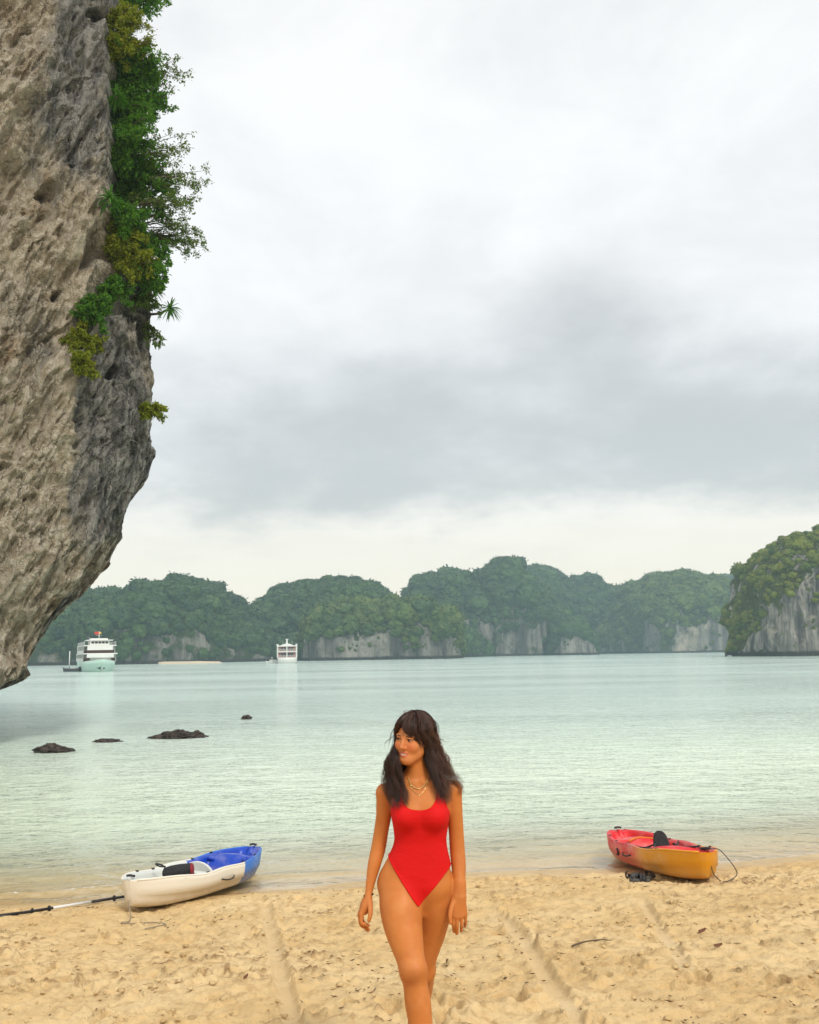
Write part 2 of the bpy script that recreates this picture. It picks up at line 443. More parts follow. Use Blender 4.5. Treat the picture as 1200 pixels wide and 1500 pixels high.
MAT = {}
MAT['sand'] = mat_sand(); MAT['water'] = mat_water(); MAT['cliff'] = mat_cliff()
MAT['karst_far'] = mat_karst('limestone_far', 0.11, (0.055, 0.085, 0.030))
MAT['karst_near'] = mat_karst('limestone_island', 0.42, (0.085, 0.105, 0.030), 1.05)
MAT['bark'] = plain('bark', (0.13, 0.095, 0.06), 0.9, var=0.4, vscale=20)
MAT['leaf_far'] = mat_leaf('far_foliage', (0.014, 0.055, 0.022), (0.055, 0.125, 0.028), (0.095, 0.155, 0.034), 0.1, True)
MAT['leaf_mid'] = mat_leaf('middle_foliage', (0.026, 0.075, 0.018), (0.105, 0.17, 0.026), (0.17, 0.20, 0.035), 0.12, True)
MAT['leaf_isl'] = mat_leaf('island_foliage', (0.065, 0.125, 0.016), (0.23, 0.28, 0.03), (0.32, 0.30, 0.035), 0.15, True)

# ------------------------------------------------------------------ beach and seabed: one sheet
rng = np.random.default_rng(7)
NC = 620
tt = np.concatenate([np.linspace(-3.0, -0.62, 24)[:-1], np.linspace(-0.62, 0.62, NC), np.linspace(0.62, 3.0, 24)[1:]])
ys = [-14.0, -8.0, -4, -2, 0, 1.0, 2.0, 2.6]
y = 3.0
while y < 14.6: ys.append(y); y += 0.0024 * y + 0.002
while y < 60: ys.append(y); y *= 1.05
ys += list(np.geomspace(y, 1400, 24))
ys = np.array(ys)
Yg, Tg = np.meshgrid(ys, tt, indexing='ij')
Xg = Tg * np.maximum(Yg, 3.0)
x, yy = Xg.ravel(), Yg.ravel()
near = (yy > 2.5) & (yy < 14.5) & (np.abs(x) < 0.75 * np.maximum(yy, 3))
z = base_z(x, yy).astype(np.float64)
dry = np.clip((shore_y(x) - yy - 0.25) / 0.9, 0, 1); dry = dry * dry * (3 - 2 * dry)
p3 = np.stack([x, yy, np.zeros_like(x)], 1)
rel = np.zeros_like(z)
pn = p3[near]
r_ = 0.034 * fbm(pn * 1.1, 3, seed=2) + 0.034 * fbm(pn * np.array([3.2, 4.2, 1]), 3, seed=5) + 0.016 * fbm(pn * np.array([6, 9, 1]), 2, seed=6, ridged=True)
lump = fbm(pn * 8.5, 3, 0.55, seed=9)
r_ += 0.026 * np.clip(lump, -0.5, 1) + 0.011 * fbm(pn * 24, 2, seed=21)
clod = fbm(pn * np.array([14, 17, 1]), 2, seed=33)
dist_ = np.clip(0.35 + 1.5 * fbm(pn * np.array([0.8, 1.1, 1]), 3, seed=133), 0, 1)          # trampled patches between smoother ones
r_ += 0.034 * dist_ * np.clip(clod - 0.40, 0, 1) / 0.4
pit = fbm(pn * np.array([5.5, 7.5, 1]), 2, seed=43)
r_ -= 0.062 * (0.25 + 0.75 * dist_) * np.clip(pit - 0.30, 0, 1) / 0.4
# footprints: dents with a pushed-up rim
fx, fy = pn[:, 0], pn[:, 1]
for i in range(430):
    cy = 3.2 + 9.2 * rng.random() ** 1.25; cx = (rng.random() * 1.3 - 0.65) * max(cy, 4)
    if cy > shore_y(cx) - 0.35: continue
    a = rng.normal(0.1, 0.55); L = rng.uniform(0.08, 0.16); W = L * rng.uniform(0.36, 0.55); dp = rng.uniform(0.025, 0.062)
    sel = np.nonzero((np.abs(fx - cx) < 0.34) & (np.abs(fy - cy) < 0.34))[0]
    dx, dy = fx[sel] - cx, fy[sel] - cy
    u = (dx * math.sin(a) + dy * math.cos(a)) / L; v = (dx * math.cos(a) - dy * math.sin(a)) / W
    q = np.sqrt(u * u + v * v) + 0.22 * vnoise(np.stack([dx * 16 + i, dy * 16, dx * 0], 1), 3)
    r_[sel] += np.where(q < 1, -dp * (1 - q ** 4), 0) + 0.65 * dp * np.exp(-((q - 1.22) / 0.26) ** 2) * (0.4 + 0.6 * (u < 0.2))
# drag marks left by the kayaks: smooth shallow troughs with low banks
trk = np.zeros(len(fx))
def track(pts, wid, dp, bank=1.0):
    c = curve_pts([PG(*p_)[:2] for p_ in pts], 90)
    sel = np.nonzero((fy > c[:, 1].min() - 0.5) & (fy < c[:, 1].max() + 0.5) & (fx > c[:, 0].min() - 0.5) & (fx < c[:, 0].max() + 0.5))[0]
    best = np.full(len(sel), 9.0); side = np.zeros(len(sel)); tpos = np.zeros(len(sel))
    for i in range(len(c) - 1):
        d = c[i + 1] - c[i]; L2 = d @ d
        s_ = np.clip(((fx[sel] - c[i, 0]) * d[0] + (fy[sel] - c[i, 1]) * d[1]) / L2, 0, 1)
        ex, ey = fx[sel] - c[i, 0] - s_ * d[0], fy[sel] - c[i, 1] - s_ * d[1]; dd = np.hypot(ex, ey)
        up = dd < best; best[up] = dd[up]; side[up] = np.sign(d[0] * ey - d[1] * ex)[up]; tpos[up] = (i + s_[up]) / len(c)
    k = np.clip(1 - (best - wid * 0.75) / (wid * 0.35), 0, 1); k = k * k * (3 - 2 * k)
    fade = np.clip(np.minimum(tpos, 1 - tpos) / 0.06, 0, 1)
    k = k * fade; trk[sel] = np.maximum(trk[sel], k)
    r_[sel] = r_[sel] * (1 - 0.985 * k) + k * (-dp * (1 - 0.6 * (best / wid) ** 2))
    r_[sel] += fade * bank * dp * 0.9 * np.exp(-((best - wid * 1.25) / (wid * 0.35)) ** 2) * np.where(side > 0, 1.0, 0.45)
track([(388, 1322), (398, 1370), (412, 1430), (428, 1498), (440, 1560)], 0.062, 0.028)
track([(716, 1330), (748, 1356), (772, 1384), (800, 1432), (822, 1462)], 0.072, 0.034, 0.8)
track([(824, 1460), (838, 1480), (850, 1510), (860, 1540)], 0.05, 0.012)
track([(938, 1318), (958, 1350), (990, 1395), (1008, 1420)], 0.055, 0.012)
rel[near] = r_
darker = np.zeros_like(z); darker[near] = dist_ * (np.clip((clod - 0.44) / 0.16, 0, 1) * 0.85 + np.clip((fbm(pn * np.array([9, 14, 1]), 3, 0.6, seed=143) - 0.24) / 0.2, 0, 1) * 0.55)
darker[near] *= 1 - trk
darker *= dry; pack = np.zeros_like(z); pack[near] = trk * 0.8
rel *= dry
under = (1 - dry) * near
rel += under * 0.02 * fbm(p3 * np.array([1.2, 4.0, 1]), 2, seed=71)
Z = z + rel
sand = mesh_np('beach', np.stack([x, yy, Z], 1), grid_faces(len(ys), len(tt)), MAT['sand'], attrs={'darker': ('FLOAT', darker), 'packed': ('FLOAT', pack)})
tag(sand, 'golden sandy beach full of footprints running down into the bay', 'beach', kind='structure')
from mathutils.bvhtree import BVHTree
def sand_z(px_, py_):
    i = np.clip(np.searchsorted(ys, py_) - 1, 0, len(ys) - 2); t_ = px_ / max(py_, 3.0)
    j = np.clip(np.searchsorted(tt, t_) - 1, 0, len(tt) - 2)
    return float(Z.reshape(len(ys), -1)[max(i - 1, 0):i + 3, max(j - 1, 0):j + 3].max())

# ------------------------------------------------------------------ the sea
wy = list(np.linspace(8.5, 10.5, 12))
y = 10.5
while y < 60: y = y * 1.0034 + 0.006; wy.append(y)
wy += list(np.geomspace(wy[-1] * 1.02, 1400, 90)); wy = np.array(wy)
wt = np.concatenate([np.linspace(-3.0, -0.62, 16)[:-1], np.linspace(-0.62, 0.62, 330), np.linspace(0.62, 3.0, 16)[1:]])
Yw, Tw = np.meshgrid(wy, wt, indexing='ij'); Xw = (Tw * Yw).ravel(); Yw = Yw.ravel()
off = Yw - shore_y(Xw)                                # metres out from the water's edge
dep = np.maximum(0, -base_z(Xw, Yw))
pw = np.stack([Xw, Yw, np.zeros_like(Xw)], 1)
fade = np.clip(1.4 - Yw / 60, 0, 1)
wz = 0.010 * fbm(pw * np.array([1.1, 2.6, 1]), 3, seed=51) * fade * np.clip(off / 1.5, 0.15, 1)
edge_ = 0.030 * fbm(pw * np.array([0.75, 0.4, 1]), 3, seed=66) * np.clip(1 - off / 1.2, 0, 1)
wob = 0.35 * fbm(pw * np.array([0.35, 0.1, 1]), 2, seed=61)
left = np.clip((0.6 - Xw) / 3.0, 0, 1); right = np.clip((Xw - 0.5) / 2.5, 0, 1)
def crest(pos, wid, amp, mask):
    d = off + wob - pos
    return amp * mask * np.exp(-np.where(d < 0, (d / (wid * 0.55)) ** 2, (d / wid) ** 2))
c1 = crest(0.55, 0.16, 0.045, left); c2 = crest(1.45, 0.28, 0.035, 0.35 + 0.65 * left); c3 = crest(0.7, 0.25, 0.028, right * (Xw < 3.3))
wz = wz + edge_ + c1 + c2 + c3 + 0.012 * np.exp(-((off - 0.05) / 0.2) ** 2)
foam = np.clip(1.0 - np.abs(off + edge_ / 0.119 + 0.10) / 0.12, 0, 1) * 0.60 + np.clip(c1 / 0.045, 0, 1) ** 2 * 0.75 * (Xw < -2.6) \
    + np.clip(1 - np.abs(off + wob - 0.32) / 0.14, 0, 1) * left * 0.6
sea = mesh_np('sea', np.stack([Xw, Yw, wz], 1), grid_faces(len(wy), len(wt)), MAT['water'],
              attrs={'depth': ('FLOAT', dep), 'foam': ('FLOAT', foam)})
tag(sea, 'pale green rippled bay water, clear over the sand', 'water', kind='structure')

# ------------------------------------------------------------------ karst hills across the bay
def crown_proto(name, mat, seed, leaves=260):
    """a tree crown for the far woods: lumpy mass plus leaf sprays standing off it"""
    bm = bmesh.new(); bmesh.ops.create_icosphere(bm, subdivisions=3, radius=1.0)
    V = np.array([v.co[:] for v in bm.verts]); Fc = [[v.index for v in f.verts] for f in bm.faces]; bm.free()
    r = 1 + 0.30 * fbm(V * 1.6, 2, seed=seed) + 0.20 * fbm(V * 4.2, 2, seed=seed + 3)
    V = V * r[:, None] * np.array([0.92, 0.92, 0.74])
    rg = np.random.default_rng(seed); LV, LF = [], []
    for i in range(leaves):
        k = rg.integers(len(V)); c = V[k] * rg.uniform(0.93, 1.16); s_ = rg.uniform(0.07, 0.17)
        a = rg.normal(size=3); a /= np.linalg.norm(a); b = np.cross(a, rg.normal(size=3)); b /= np.linalg.norm(b)
        n0 = len(V) + len(LV); LV += [c - a * s_, c + b * s_ * 0.5, c + a * s_, c - b * s_ * 0.5]; LF += [[n0, n0 + 1, n0 + 2], [n0, n0 + 2, n0 + 3]]
    me = bpy.data.meshes.new(name)
    me.from_pydata([tuple(q) for q in np.vstack([V, np.array(LV)])], [], Fc + LF); me.update(); me.materials.append(mat)
    return bpy.data.objects.new(name, me)


def forest(name, pts, sc, protos, label):
    """one wood, too many crowns to count: crowns instanced on the slope"""
    me = bpy.data.meshes.new(name); me.from_pydata([tuple(map(float, q)) for q in pts], [], [])
    a = me.attributes.new('size', 'FLOAT', 'POINT'); a.data.foreach_set('value', np.asarray(sc, np.float32))
    a = me.attributes.new('pick', 'INT', 'POINT'); a.data.foreach_set('value', np.random.default_rng(len(pts)).integers(0, len(protos), len(pts)).astype(np.int32))
    o = link(bpy.data.objects.new(name, me))
    g = bpy.data.node_groups.new(name + '_scatter', 'GeometryNodeTree')
    g.interface.new_socket('Geometry', in_out='INPUT', socket_type='NodeSocketGeometry')
    g.interface.new_socket('Geometry', in_out='OUTPUT', socket_type='NodeSocketGeometry')
    N = g.nodes; L = g.links; gi = N.new('NodeGroupInput'); go = N.new('NodeGroupOutput')
    jn = N.new('GeometryNodeJoinGeometry')
    at = N.new('GeometryNodeInputNamedAttribute'); at.data_type = 'FLOAT'; at.inputs[0].default_value = 'size'
    pk = N.new('GeometryNodeInputNamedAttribute'); pk.data_type = 'INT'; pk.inputs[0].default_value = 'pick'
    rv = N.new('FunctionNodeRandomValue'); rv.data_type = 'FLOAT_VECTOR'; rv.inputs[0].default_value = (-0.25, -0.25, 0); rv.inputs[1].default_value = (0.25, 0.25, 6.283)
    for k, pr in enumerate(protos):
        oi = N.new('GeometryNodeObjectInfo'); oi.inputs[0].default_value = pr; oi.inputs['As Instance'].default_value = True
        cmp_ = N.new('FunctionNodeCompare'); cmp_.data_type = 'INT'; cmp_.operation = 'EQUAL'
        ints = [s_ for s_ in cmp_.inputs if s_.type == 'INT']
        L.new([s_ for s_ in pk.outputs if s_.enabled][0], ints[0]); ints[1].default_value = k
        ip = N.new('GeometryNodeInstanceOnPoints'); L.new(gi.outputs[0], ip.inputs['Points']); L.new(oi.outputs['Geometry'], ip.inputs['Instance'])
        L.new(cmp_.outputs[0], ip.inputs['Selection'])
        L.new(rv.outputs[0], ip.inputs['Rotation']); L.new([s_ for s_ in at.outputs if s_.enabled][0], ip.inputs['Scale'])
        L.new(ip.outputs[0], jn.inputs[0])
    L.new(jn.outputs[0], go.inputs[0])
    md = o.modifiers.new('scatter', 'NODES'); md.node_group = g
    return tag(o, label, 'forest', kind='stuff')


FAR = [crown_proto('far_crown', MAT['leaf_far'], s_) for s_ in (3, 14, 25)]
MIDF = [crown_proto('middle_crown', MAT['leaf_mid'], s_) for s_ in (5, 16, 27)]
ISL = [crown_proto('island_crown', MAT['leaf_isl'], s_, 420) for s_ in (4, 15, 26)]


def hill(name, label, sil, shore, depth, mat, protos, n_trees, tree, rough=1.0, power=0.62, rockiness=0.5, seed=0, ncol=200, nrow=90, cell=1.0, notch=0.0, flabel=None, crag=0.22):
    """karst hill from its ridge line; shore = distance of its foot, ridge stands 'depth' behind the foot"""
    sil = np.array(sil, float)
    pxs = np.linspace(sil[0, 0], sil[-1, 0], ncol)
    c = curve_pts(sil, 400); pys = np.interp(pxs, c[:, 0], c[:, 1])
    ridge = np.array([P(a, b_, shore + depth) for a, b_ in zip(pxs, pys)])
    H = np.maximum(ridge[:, 2] - np.minimum(tree * 1.5 + 0.05 * ridge[:, 2], 0.5 * np.abs(ridge[:, 2])), 0.5); X = ridge[:, 0]
    env = np.clip(H / H.max() * 1.3, 0.08, 1) ** 0.7
    th = np.linspace(0, 1, nrow); ang = th * math.pi * 0.72
    V = np.zeros((nrow, ncol, 3))
    yc = shore + depth
    for j in range(nrow):
        s_ = math.sin(min(ang[j], math.pi / 2)) if ang[j] < math.pi / 2 else math.sin(ang[j])
        V[j, :, 0] = X
        V[j, :, 1] = yc - depth * env * math.cos(ang[j])
        V[j, :, 2] = H * (s_ ** power) * 1.0 - 2.5 * (1 - th[j]) ** 30
    q = V.reshape(-1, 3)
    L0 = H.max() * 0.55
    big = fbm(q / L0 * np.array([1, 1, 0.75]), 3, seed=seed); gul = fbm(q / (L0 * 0.42) * np.array([1, 0.7, 0.38]), 4, seed=seed + 7, ridged=True)
    fin = fbm(q / (L0 * 0.13) * np.array([1, 1, 0.45]), 3, seed=seed + 11)
    thv = np.repeat(th, ncol)
    k = np.clip((0.98 - np.abs(thv - 0.35) * 1.1), 0.25, 1)
    disp = rough * L0 * (0.26 * big + 0.20 * gul + 0.060 * fin) * k
    Hv = np.tile(H, nrow)
    q[:, 1] -= disp * np.clip(Hv / H.max() * 2, 0.1, 1)
    q[:, 0] += rough * L0 * 0.10 * fbm(q / (L0 * 0.3), 3, seed=seed + 19) * np.clip(thv * 3, 0.3, 1)
    q[:, 2] += rough * L0 * 0.075 * fbm(q / (L0 * 0.33), 3, seed=seed + 23) * np.clip(thv * 2.2 - 0.15, 0, 1)
    if notch:
        low = np.exp(-((q[:, 2] - 0.6) / 1.2) ** 2); q[:, 1] += low * notch
    fc = grid_faces(nrow, ncol)
    fc = fc[:, ::-1] if False else fc
    a = q[fc[:, 1]] - q[fc[:, 0]]; b_ = q[fc[:, 3]] - q[fc[:, 0]]; nrm = np.cross(a, b_)
    area = np.linalg.norm(nrm, axis=1); nz = np.abs(nrm[:, 2]) / np.maximum(area, 1e-9); cen = q[fc].mean(1)
    ptc = fbm(cen / (L0 * 0.36), 3, seed=seed + 31)
    # bare rock: steep faces, mostly low down where the sea has cut the foot
    fh = cen[:, 2] / np.maximum(np.tile(H, nrow).reshape(nrow, ncol)[:-1, :-1].ravel(), 1)
    steep = np.clip((0.58 - nz) / 0.3, 0, 1) * np.clip(1.30 - fh * 1.05, 0.05, 1)
    rk = np.clip(steep * rockiness * 1.5 + 0.65 * ptc * rockiness - 0.25, 0, 1)
    rk = np.clip(rk + crag * np.clip(3.2 * fbm(cen / (L0 * 0.22) * np.array([1, 1, 0.5]), 3, seed=seed + 61) - 0.35, 0, 1.5) * np.clip((0.85 - nz) / 0.3, 0, 1), 0, 1)
    rkv = np.zeros(len(q)); cnt = np.zeros(len(q))
    for i in range(4): np.add.at(rkv, fc[:, i], rk); np.add.at(cnt, fc[:, i], 1)
    o = mesh_np(name, q, fc, mat, attrs={'rock': ('FLOAT', rkv / np.maximum(cnt, 1))})
    tag(o, label, 'hill', kind='structure')
    rg = np.random.default_rng(seed + 100)
    wgt = area * np.maximum(np.clip(1.0 - 1.7 * rk, 0.0, 1), 0.22 * (fbm(cen / (L0 * 0.16), 2, seed=seed + 51) > 0.22)) * np.clip(1 + 3.2 * rockiness * fbm(cen / (L0 * 0.26), 3, seed=seed + 41), 0.02, 2) * (cen[:, 2] > 2.8) * (cen[:, 1] < yc + depth * 0.45)
    n_trees = int(n_trees * 1.75)
    idx = rg.choice(len(fc), n_trees, p=wgt / wgt.sum())
    u, v = rg.random(n_trees), rg.random(n_trees); f = fc[idx]
    pt = (q[f[:, 0]] * ((1 - u) * (1 - v))[:, None] + q[f[:, 1]] * (u * (1 - v))[:, None] + q[f[:, 2]] * (u * v)[:, None] + q[f[:, 3]] * ((1 - u) * v)[:, None])
    n_trees = int(n_trees); sc = tree * 0.64 * rg.lognormal(-0.05, 0.42, n_trees) * np.clip(1.15 - 0.8 * rk[idx], 0.3, 1)
    pt[:, 2] += sc * 0.18
    forest('forest', pt, sc, protos, flabel or ('dense green trees covering ' + label))
    return o


hill('hill', 'the broad round hill behind the mint hulled cruise ship',
     [(-330, 930), (-200, 860), (-80, 838), (20, 850), (70, 872), (100, 868), (124, 850), (145, 856), (185, 878), (215, 870), (240, 853), (272, 844), (300, 846), (330, 861), (350, 884), (372, 902), (410, 925), (470, 930), (520, 958)],
     430, 120, MAT['karst_far'], FAR, 7600, 3.3, seed=1, rockiness=0.48, ncol=240)
hill('hill', 'the long flat topped hill behind the sandy strip',
     [(250, 962), (300, 940), (350, 915), (378, 898), (406, 870), (432, 853), (470, 844), (508, 840), (545, 850), (578, 870), (606, 888), (660, 900), (720, 950)],
     545, 125, MAT['karst_far'], FAR, 6000, 3.4, seed=2, rockiness=0.42, ncol=220)
hill('hill', 'the low hill with pale cliffs at its foot in mid bay',
     [(440, 962), (455, 912), (472, 882), (500, 876), (545, 874), (585, 870), (615, 869), (640, 880), (660, 900), (670, 930), (678, 962)],
     470, 42, MAT['karst_far'], MIDF, 2600, 3.1, seed=3, rockiness=0.95, ncol=200, power=0.42)
hill('hill', 'the tall double peaked hill in the middle of the far shore',
     [(560, 955), (588, 900), (602, 860), (614, 838), (640, 833), (662, 831), (682, 844), (698, 850), (714, 824), (736, 808), (752, 824), (772, 850), (800, 870), (835, 905), (880, 958)],
     660, 110, MAT['karst_far'], FAR, 6000, 3.7, seed=4, rockiness=0.55, ncol=240, power=0.5)
hill('hill', 'the dark ridge behind the double peaked hill',
     [(690, 950), (730, 850), (755, 830), (780, 821), (800, 826), (825, 840), (850, 838), (868, 848), (886, 870), (902, 895), (940, 940)],
     830, 110, MAT['karst_far'], FAR, 3600, 4.2, seed=5, rockiness=0.25, ncol=180, power=0.5)
hill('hill', 'the small white cliffed knoll between two far hills',
     [(806, 962), (814, 912), (824, 902), (842, 904), (858, 915), (868, 935), (878, 962)],
     640, 22, MAT['karst_far'], FAR, 520, 2.9, seed=6, rockiness=0.85, ncol=110, power=0.34)
hill('hill', 'the broad domed hill left of the near island',
     [(840, 960), (870, 925), (892, 894), (910, 864), (930, 847), (960, 834), (985, 831), (1015, 836), (1045, 846), (1080, 862), (1130, 890), (1200, 955)],
     720, 110, MAT['karst_far'], MIDF, 5000, 3.9, seed=8, rockiness=0.55, ncol=220, power=0.5)
hill('hill', 'the faint farthest hill beyond the near island',
     [(980, 940), (1020, 860), (1045, 840), (1065, 836), (1100, 838), (1160, 850), (1240, 860), (1340, 880), (1460, 940)],
     1000, 110, MAT['karst_far'], FAR, 1900, 4.6, seed=9, rockiness=0.25, ncol=180, power=0.5)
hill('island', 'the near limestone island of grey cliffs topped with yellow green bushes',
     [(1070, 962), (1072, 935), (1075, 905), (1081, 875), (1090, 842), (1100, 822), (1122, 798), (1142, 780), (1160, 768), (1182, 766), (1205, 768), (1250, 772), (1310, 790), (1380, 830), (1440, 900), (1470, 960)],
     313, 34, MAT['karst_near'], ISL, 1700, 1.45, seed=13, rockiness=1.2, ncol=330, nrow=170, power=0.40, notch=4.0, rough=1.25, crag=0.9)

# the strip of sand under the far hill
st = MB(); ring = []
for k in range(40):
    a = 2 * math.pi * k / 40; ring.append((15 * math.cos(a), 7 * math.sin(a)))
c_ = PW(277, 971.9); st.add([(c_[0] + a * (1 + .1 * math.sin(a)), c_[1] + b_, -0.5) for a, b_ in ring] + [(c_[0] + a * 0.9, c_[1] + b_ * 0.5, 0.75 + 0.25 * math.sin(a * 0.4)) for a, b_ in ring],
       [(k, (k + 1) % 40, 40 + (k + 1) % 40, 40 + k) for k in range(40)] + [tuple(range(40, 80))])
tag(st.build('far_beach', plain('pale_sand', (.60, .50, .35), .9, var=.15, vscale=.5), smooth=True), 'thin strip of pale sand at the foot of the far hill', 'beach', kind='structure')

# ------------------------------------------------------------------ the overhanging cliff on the left
K2 = np.array([(156, -260), (152, -120), (150, 0), (152, 60), (152, 130), (147, 190), (143, 260), (146, 330), (141, 395), (128, 430), (104, 470), (96, 520), (98, 580), (100, 640), (95, 700), (85, 760), (68, 820), (48, 865), (22, 905), (0, 940), (-8, 975), (-30, 1000), (-70, 1020), (-150, 1045), (-180, 1085), (-185, 1200)], float)
K3 = np.array([(190, -260), (182, -120), (176, 0), (182, 60), (188, 130), (194, 200), (202, 290), (208, 370), (218, 440), (222, 500), (222, 560), (216, 635), (205, 680), (182, 715), (172, 745), (170, 772), (152, 808), (128, 842), (106, 868), (90, 885), (68, 912), (46, 948), (30, 972), (34, 992), (-20, 1022), (-60, 1060), (-80, 1200)], float)
D2, D3 = 33.0, 37.0
rows = np.concatenate([np.linspace(-260, 0, 60)[:-1], np.linspace(0, 1050, 620), np.linspace(1050, 1180, 16)[1:]])
xs2 = np.interp(rows, K2[:, 1], K2[:, 0]); xs3 = np.interp(rows, K3[:, 1], K3[:, 0])
NA, NB, NCc, NE = 30, 210, 90, 36
NTOT = NA + NB + NCc + NE
V = np.zeros((len(rows), NTOT, 3)); U = np.zeros((len(rows), NTOT))
for i, r in enumerate(rows):
    p2 = P(xs2[i], r, D2); p3_ = P(xs3[i], r, D3); p3_[2] = p2[2]
    k0 = p2 + np.array([-16, -9.0, 0]); k1 = p2 + np.array([-7.5, -2.6, 0]); k4 = p3_ + np.array([-2.0, 5.0, 0]); k5 = p3_ + np.array([-16, 17, 0])
    step = np.clip((470 - r) / 60, 0, 1)                       # above the bushes the near buttress stands proud
    pa = p2 + np.array([-0.2, 1.9, 0]) * step + (p3_ - p2) * 0.06
    seg = [(k0, k1, NA), (k1, p2, NB)]
    ln = []
    for a, b_, n in seg: ln.append(a + (b_ - a) * np.linspace(0, 1, n, endpoint=False)[:, None])
    tq = np.linspace(0, 1, NCc, endpoint=False)[:, None]
    bow = np.array([0.5, -0.7, 0]) * np.sin(tq * math.pi)
    ln.append(pa + (p3_ - pa) * tq + bow * (1 - 0.4 * step))
    tq = np.linspace(0, 1, NE)[:, None]; ln.append(p3_ * (1 - tq) ** 2 + 2 * tq * (1 - tq) * k4 + tq ** 2 * k5)
    V[i] = np.vstack(ln)
U[:, :NA] = 0; U[:, NA:NA + NB] = np.linspace(0, 0.42, NB)[None]; U[:, NA + NB:NA + NB + NCc] = 0.78; U[:, NA + NB + NCc:] = 0.9
q = V.reshape(-1, 3)
nv = np.array([0.62, -0.78, 0.0])
q_keep = q; q = q.copy(); q[:, 0] -= 0.42 * q[:, 2]            # the strata lean
big = fbm(q * np.array([0.24, 0.24, 0.15]), 3, seed=5)
rid = fbm(q * np.array([0.48, 0.48, 0.20]), 4, 0.6, seed=15, ridged=True)
mid = fbm(q * np.array([1.25, 1.25, 0.62]), 4, 0.55, seed=25)
fin = fbm(q * np.array([3.4, 3.4, 2.0]), 3, 0.6, seed=35)
slab = vnoise(q * np.array([0.5, 0.5, 0.30]) + 0.7 * np.stack([mid, big, mid], 1), 45); slab = np.floor(slab * 3.2) / 3.2
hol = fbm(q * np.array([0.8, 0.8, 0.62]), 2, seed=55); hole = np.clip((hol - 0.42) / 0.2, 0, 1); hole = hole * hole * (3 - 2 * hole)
rid2 = fbm(q * np.array([1.5, 1.5, 0.55]), 4, 0.6, seed=85, ridged=True)
d = 0.95 * big + 1.0 * rid + 0.50 * slab + 0.42 * mid + 0.40 * rid2 + 0.16 * fin - 0.85 * hole
sl2 = vnoise(q * np.array([1.5, 1.5, 0.75]) + 0.6 * np.stack([rid, mid, rid], 1), 75); d = d + 0.22 * np.floor(sl2 * 3) / 3
edge = np.tile(np.concatenate([np.ones(NA + NB), np.linspace(1, 0.80, NCc), np.linspace(0.80, 1, NE)]), len(rows))
q = q_keep; q += nv * (d * edge)[:, None]
q[:, 2] += 0.25 * fbm(q * 0.8, 3, seed=65) * edge
rowv = np.repeat(rows, NTOT)
gk = np.clip((330 - rowv + 160 * fbm(q * 0.35, 2, seed=95)) / 140, 0, 1) * np.clip((U.ravel() - 0.25) / 0.1, 0, 1) * (U.ravel() < 0.5)
gr = np.clip(U.ravel(), 0, 0.72) + 0.32 * gk
gr = gr * (1 - 0.42 * np.clip((rowv - 700) / 120, 0, 1))
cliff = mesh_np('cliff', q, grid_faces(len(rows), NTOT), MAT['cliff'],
                attrs={'grey': ('FLOAT', gr), 'overlay': ('FLOAT', hole * 0.55)})
tag(cliff, 'overhanging tan and grey limestone cliff leaning over the water', 'cliff', kind='structure')

# ------------------------------------------------------------------ haze over the bay
hz = MB().box(-4300, 4300, -45, 1410, -6.0, 135).build('haze', None)
hm = bpy.data.materials.new('haze'); hm.use_nodes = True; ht = NT(hm.node_tree)
hm.node_tree.nodes.remove(hm.node_tree.nodes['Principled BSDF'])
pvn = ht.new('ShaderNodeVolumePrincipled'); pvn.inputs['Color'].default_value = (0.68, 0.90, 1.0, 1); pvn.inputs['Density'].default_value = 0.00030
pvn.inputs['Anisotropy'].default_value = 0.1
ht.l.new(pvn.outputs[0], hm.node_tree.nodes['Material Output'].inputs['Volume'])
hz.data.materials.append(hm); hz.display_type = 'WIRE'
tag(hz, 'thin pale haze lying over the whole bay', 'haze', kind='stuff')

# ------------------------------------------------------------------ the woman walking up the beach
DW = 4.35
PXM = F_PX / DW


def J(px, py, dy=0.0): return P(px, py, DW + dy)


def smin(a, b, k):
    h = np.clip(0.5 + 0.5 * (b - a) / k, 0, 1)
    return b + (a - b) * h - k * h * (1 - h)


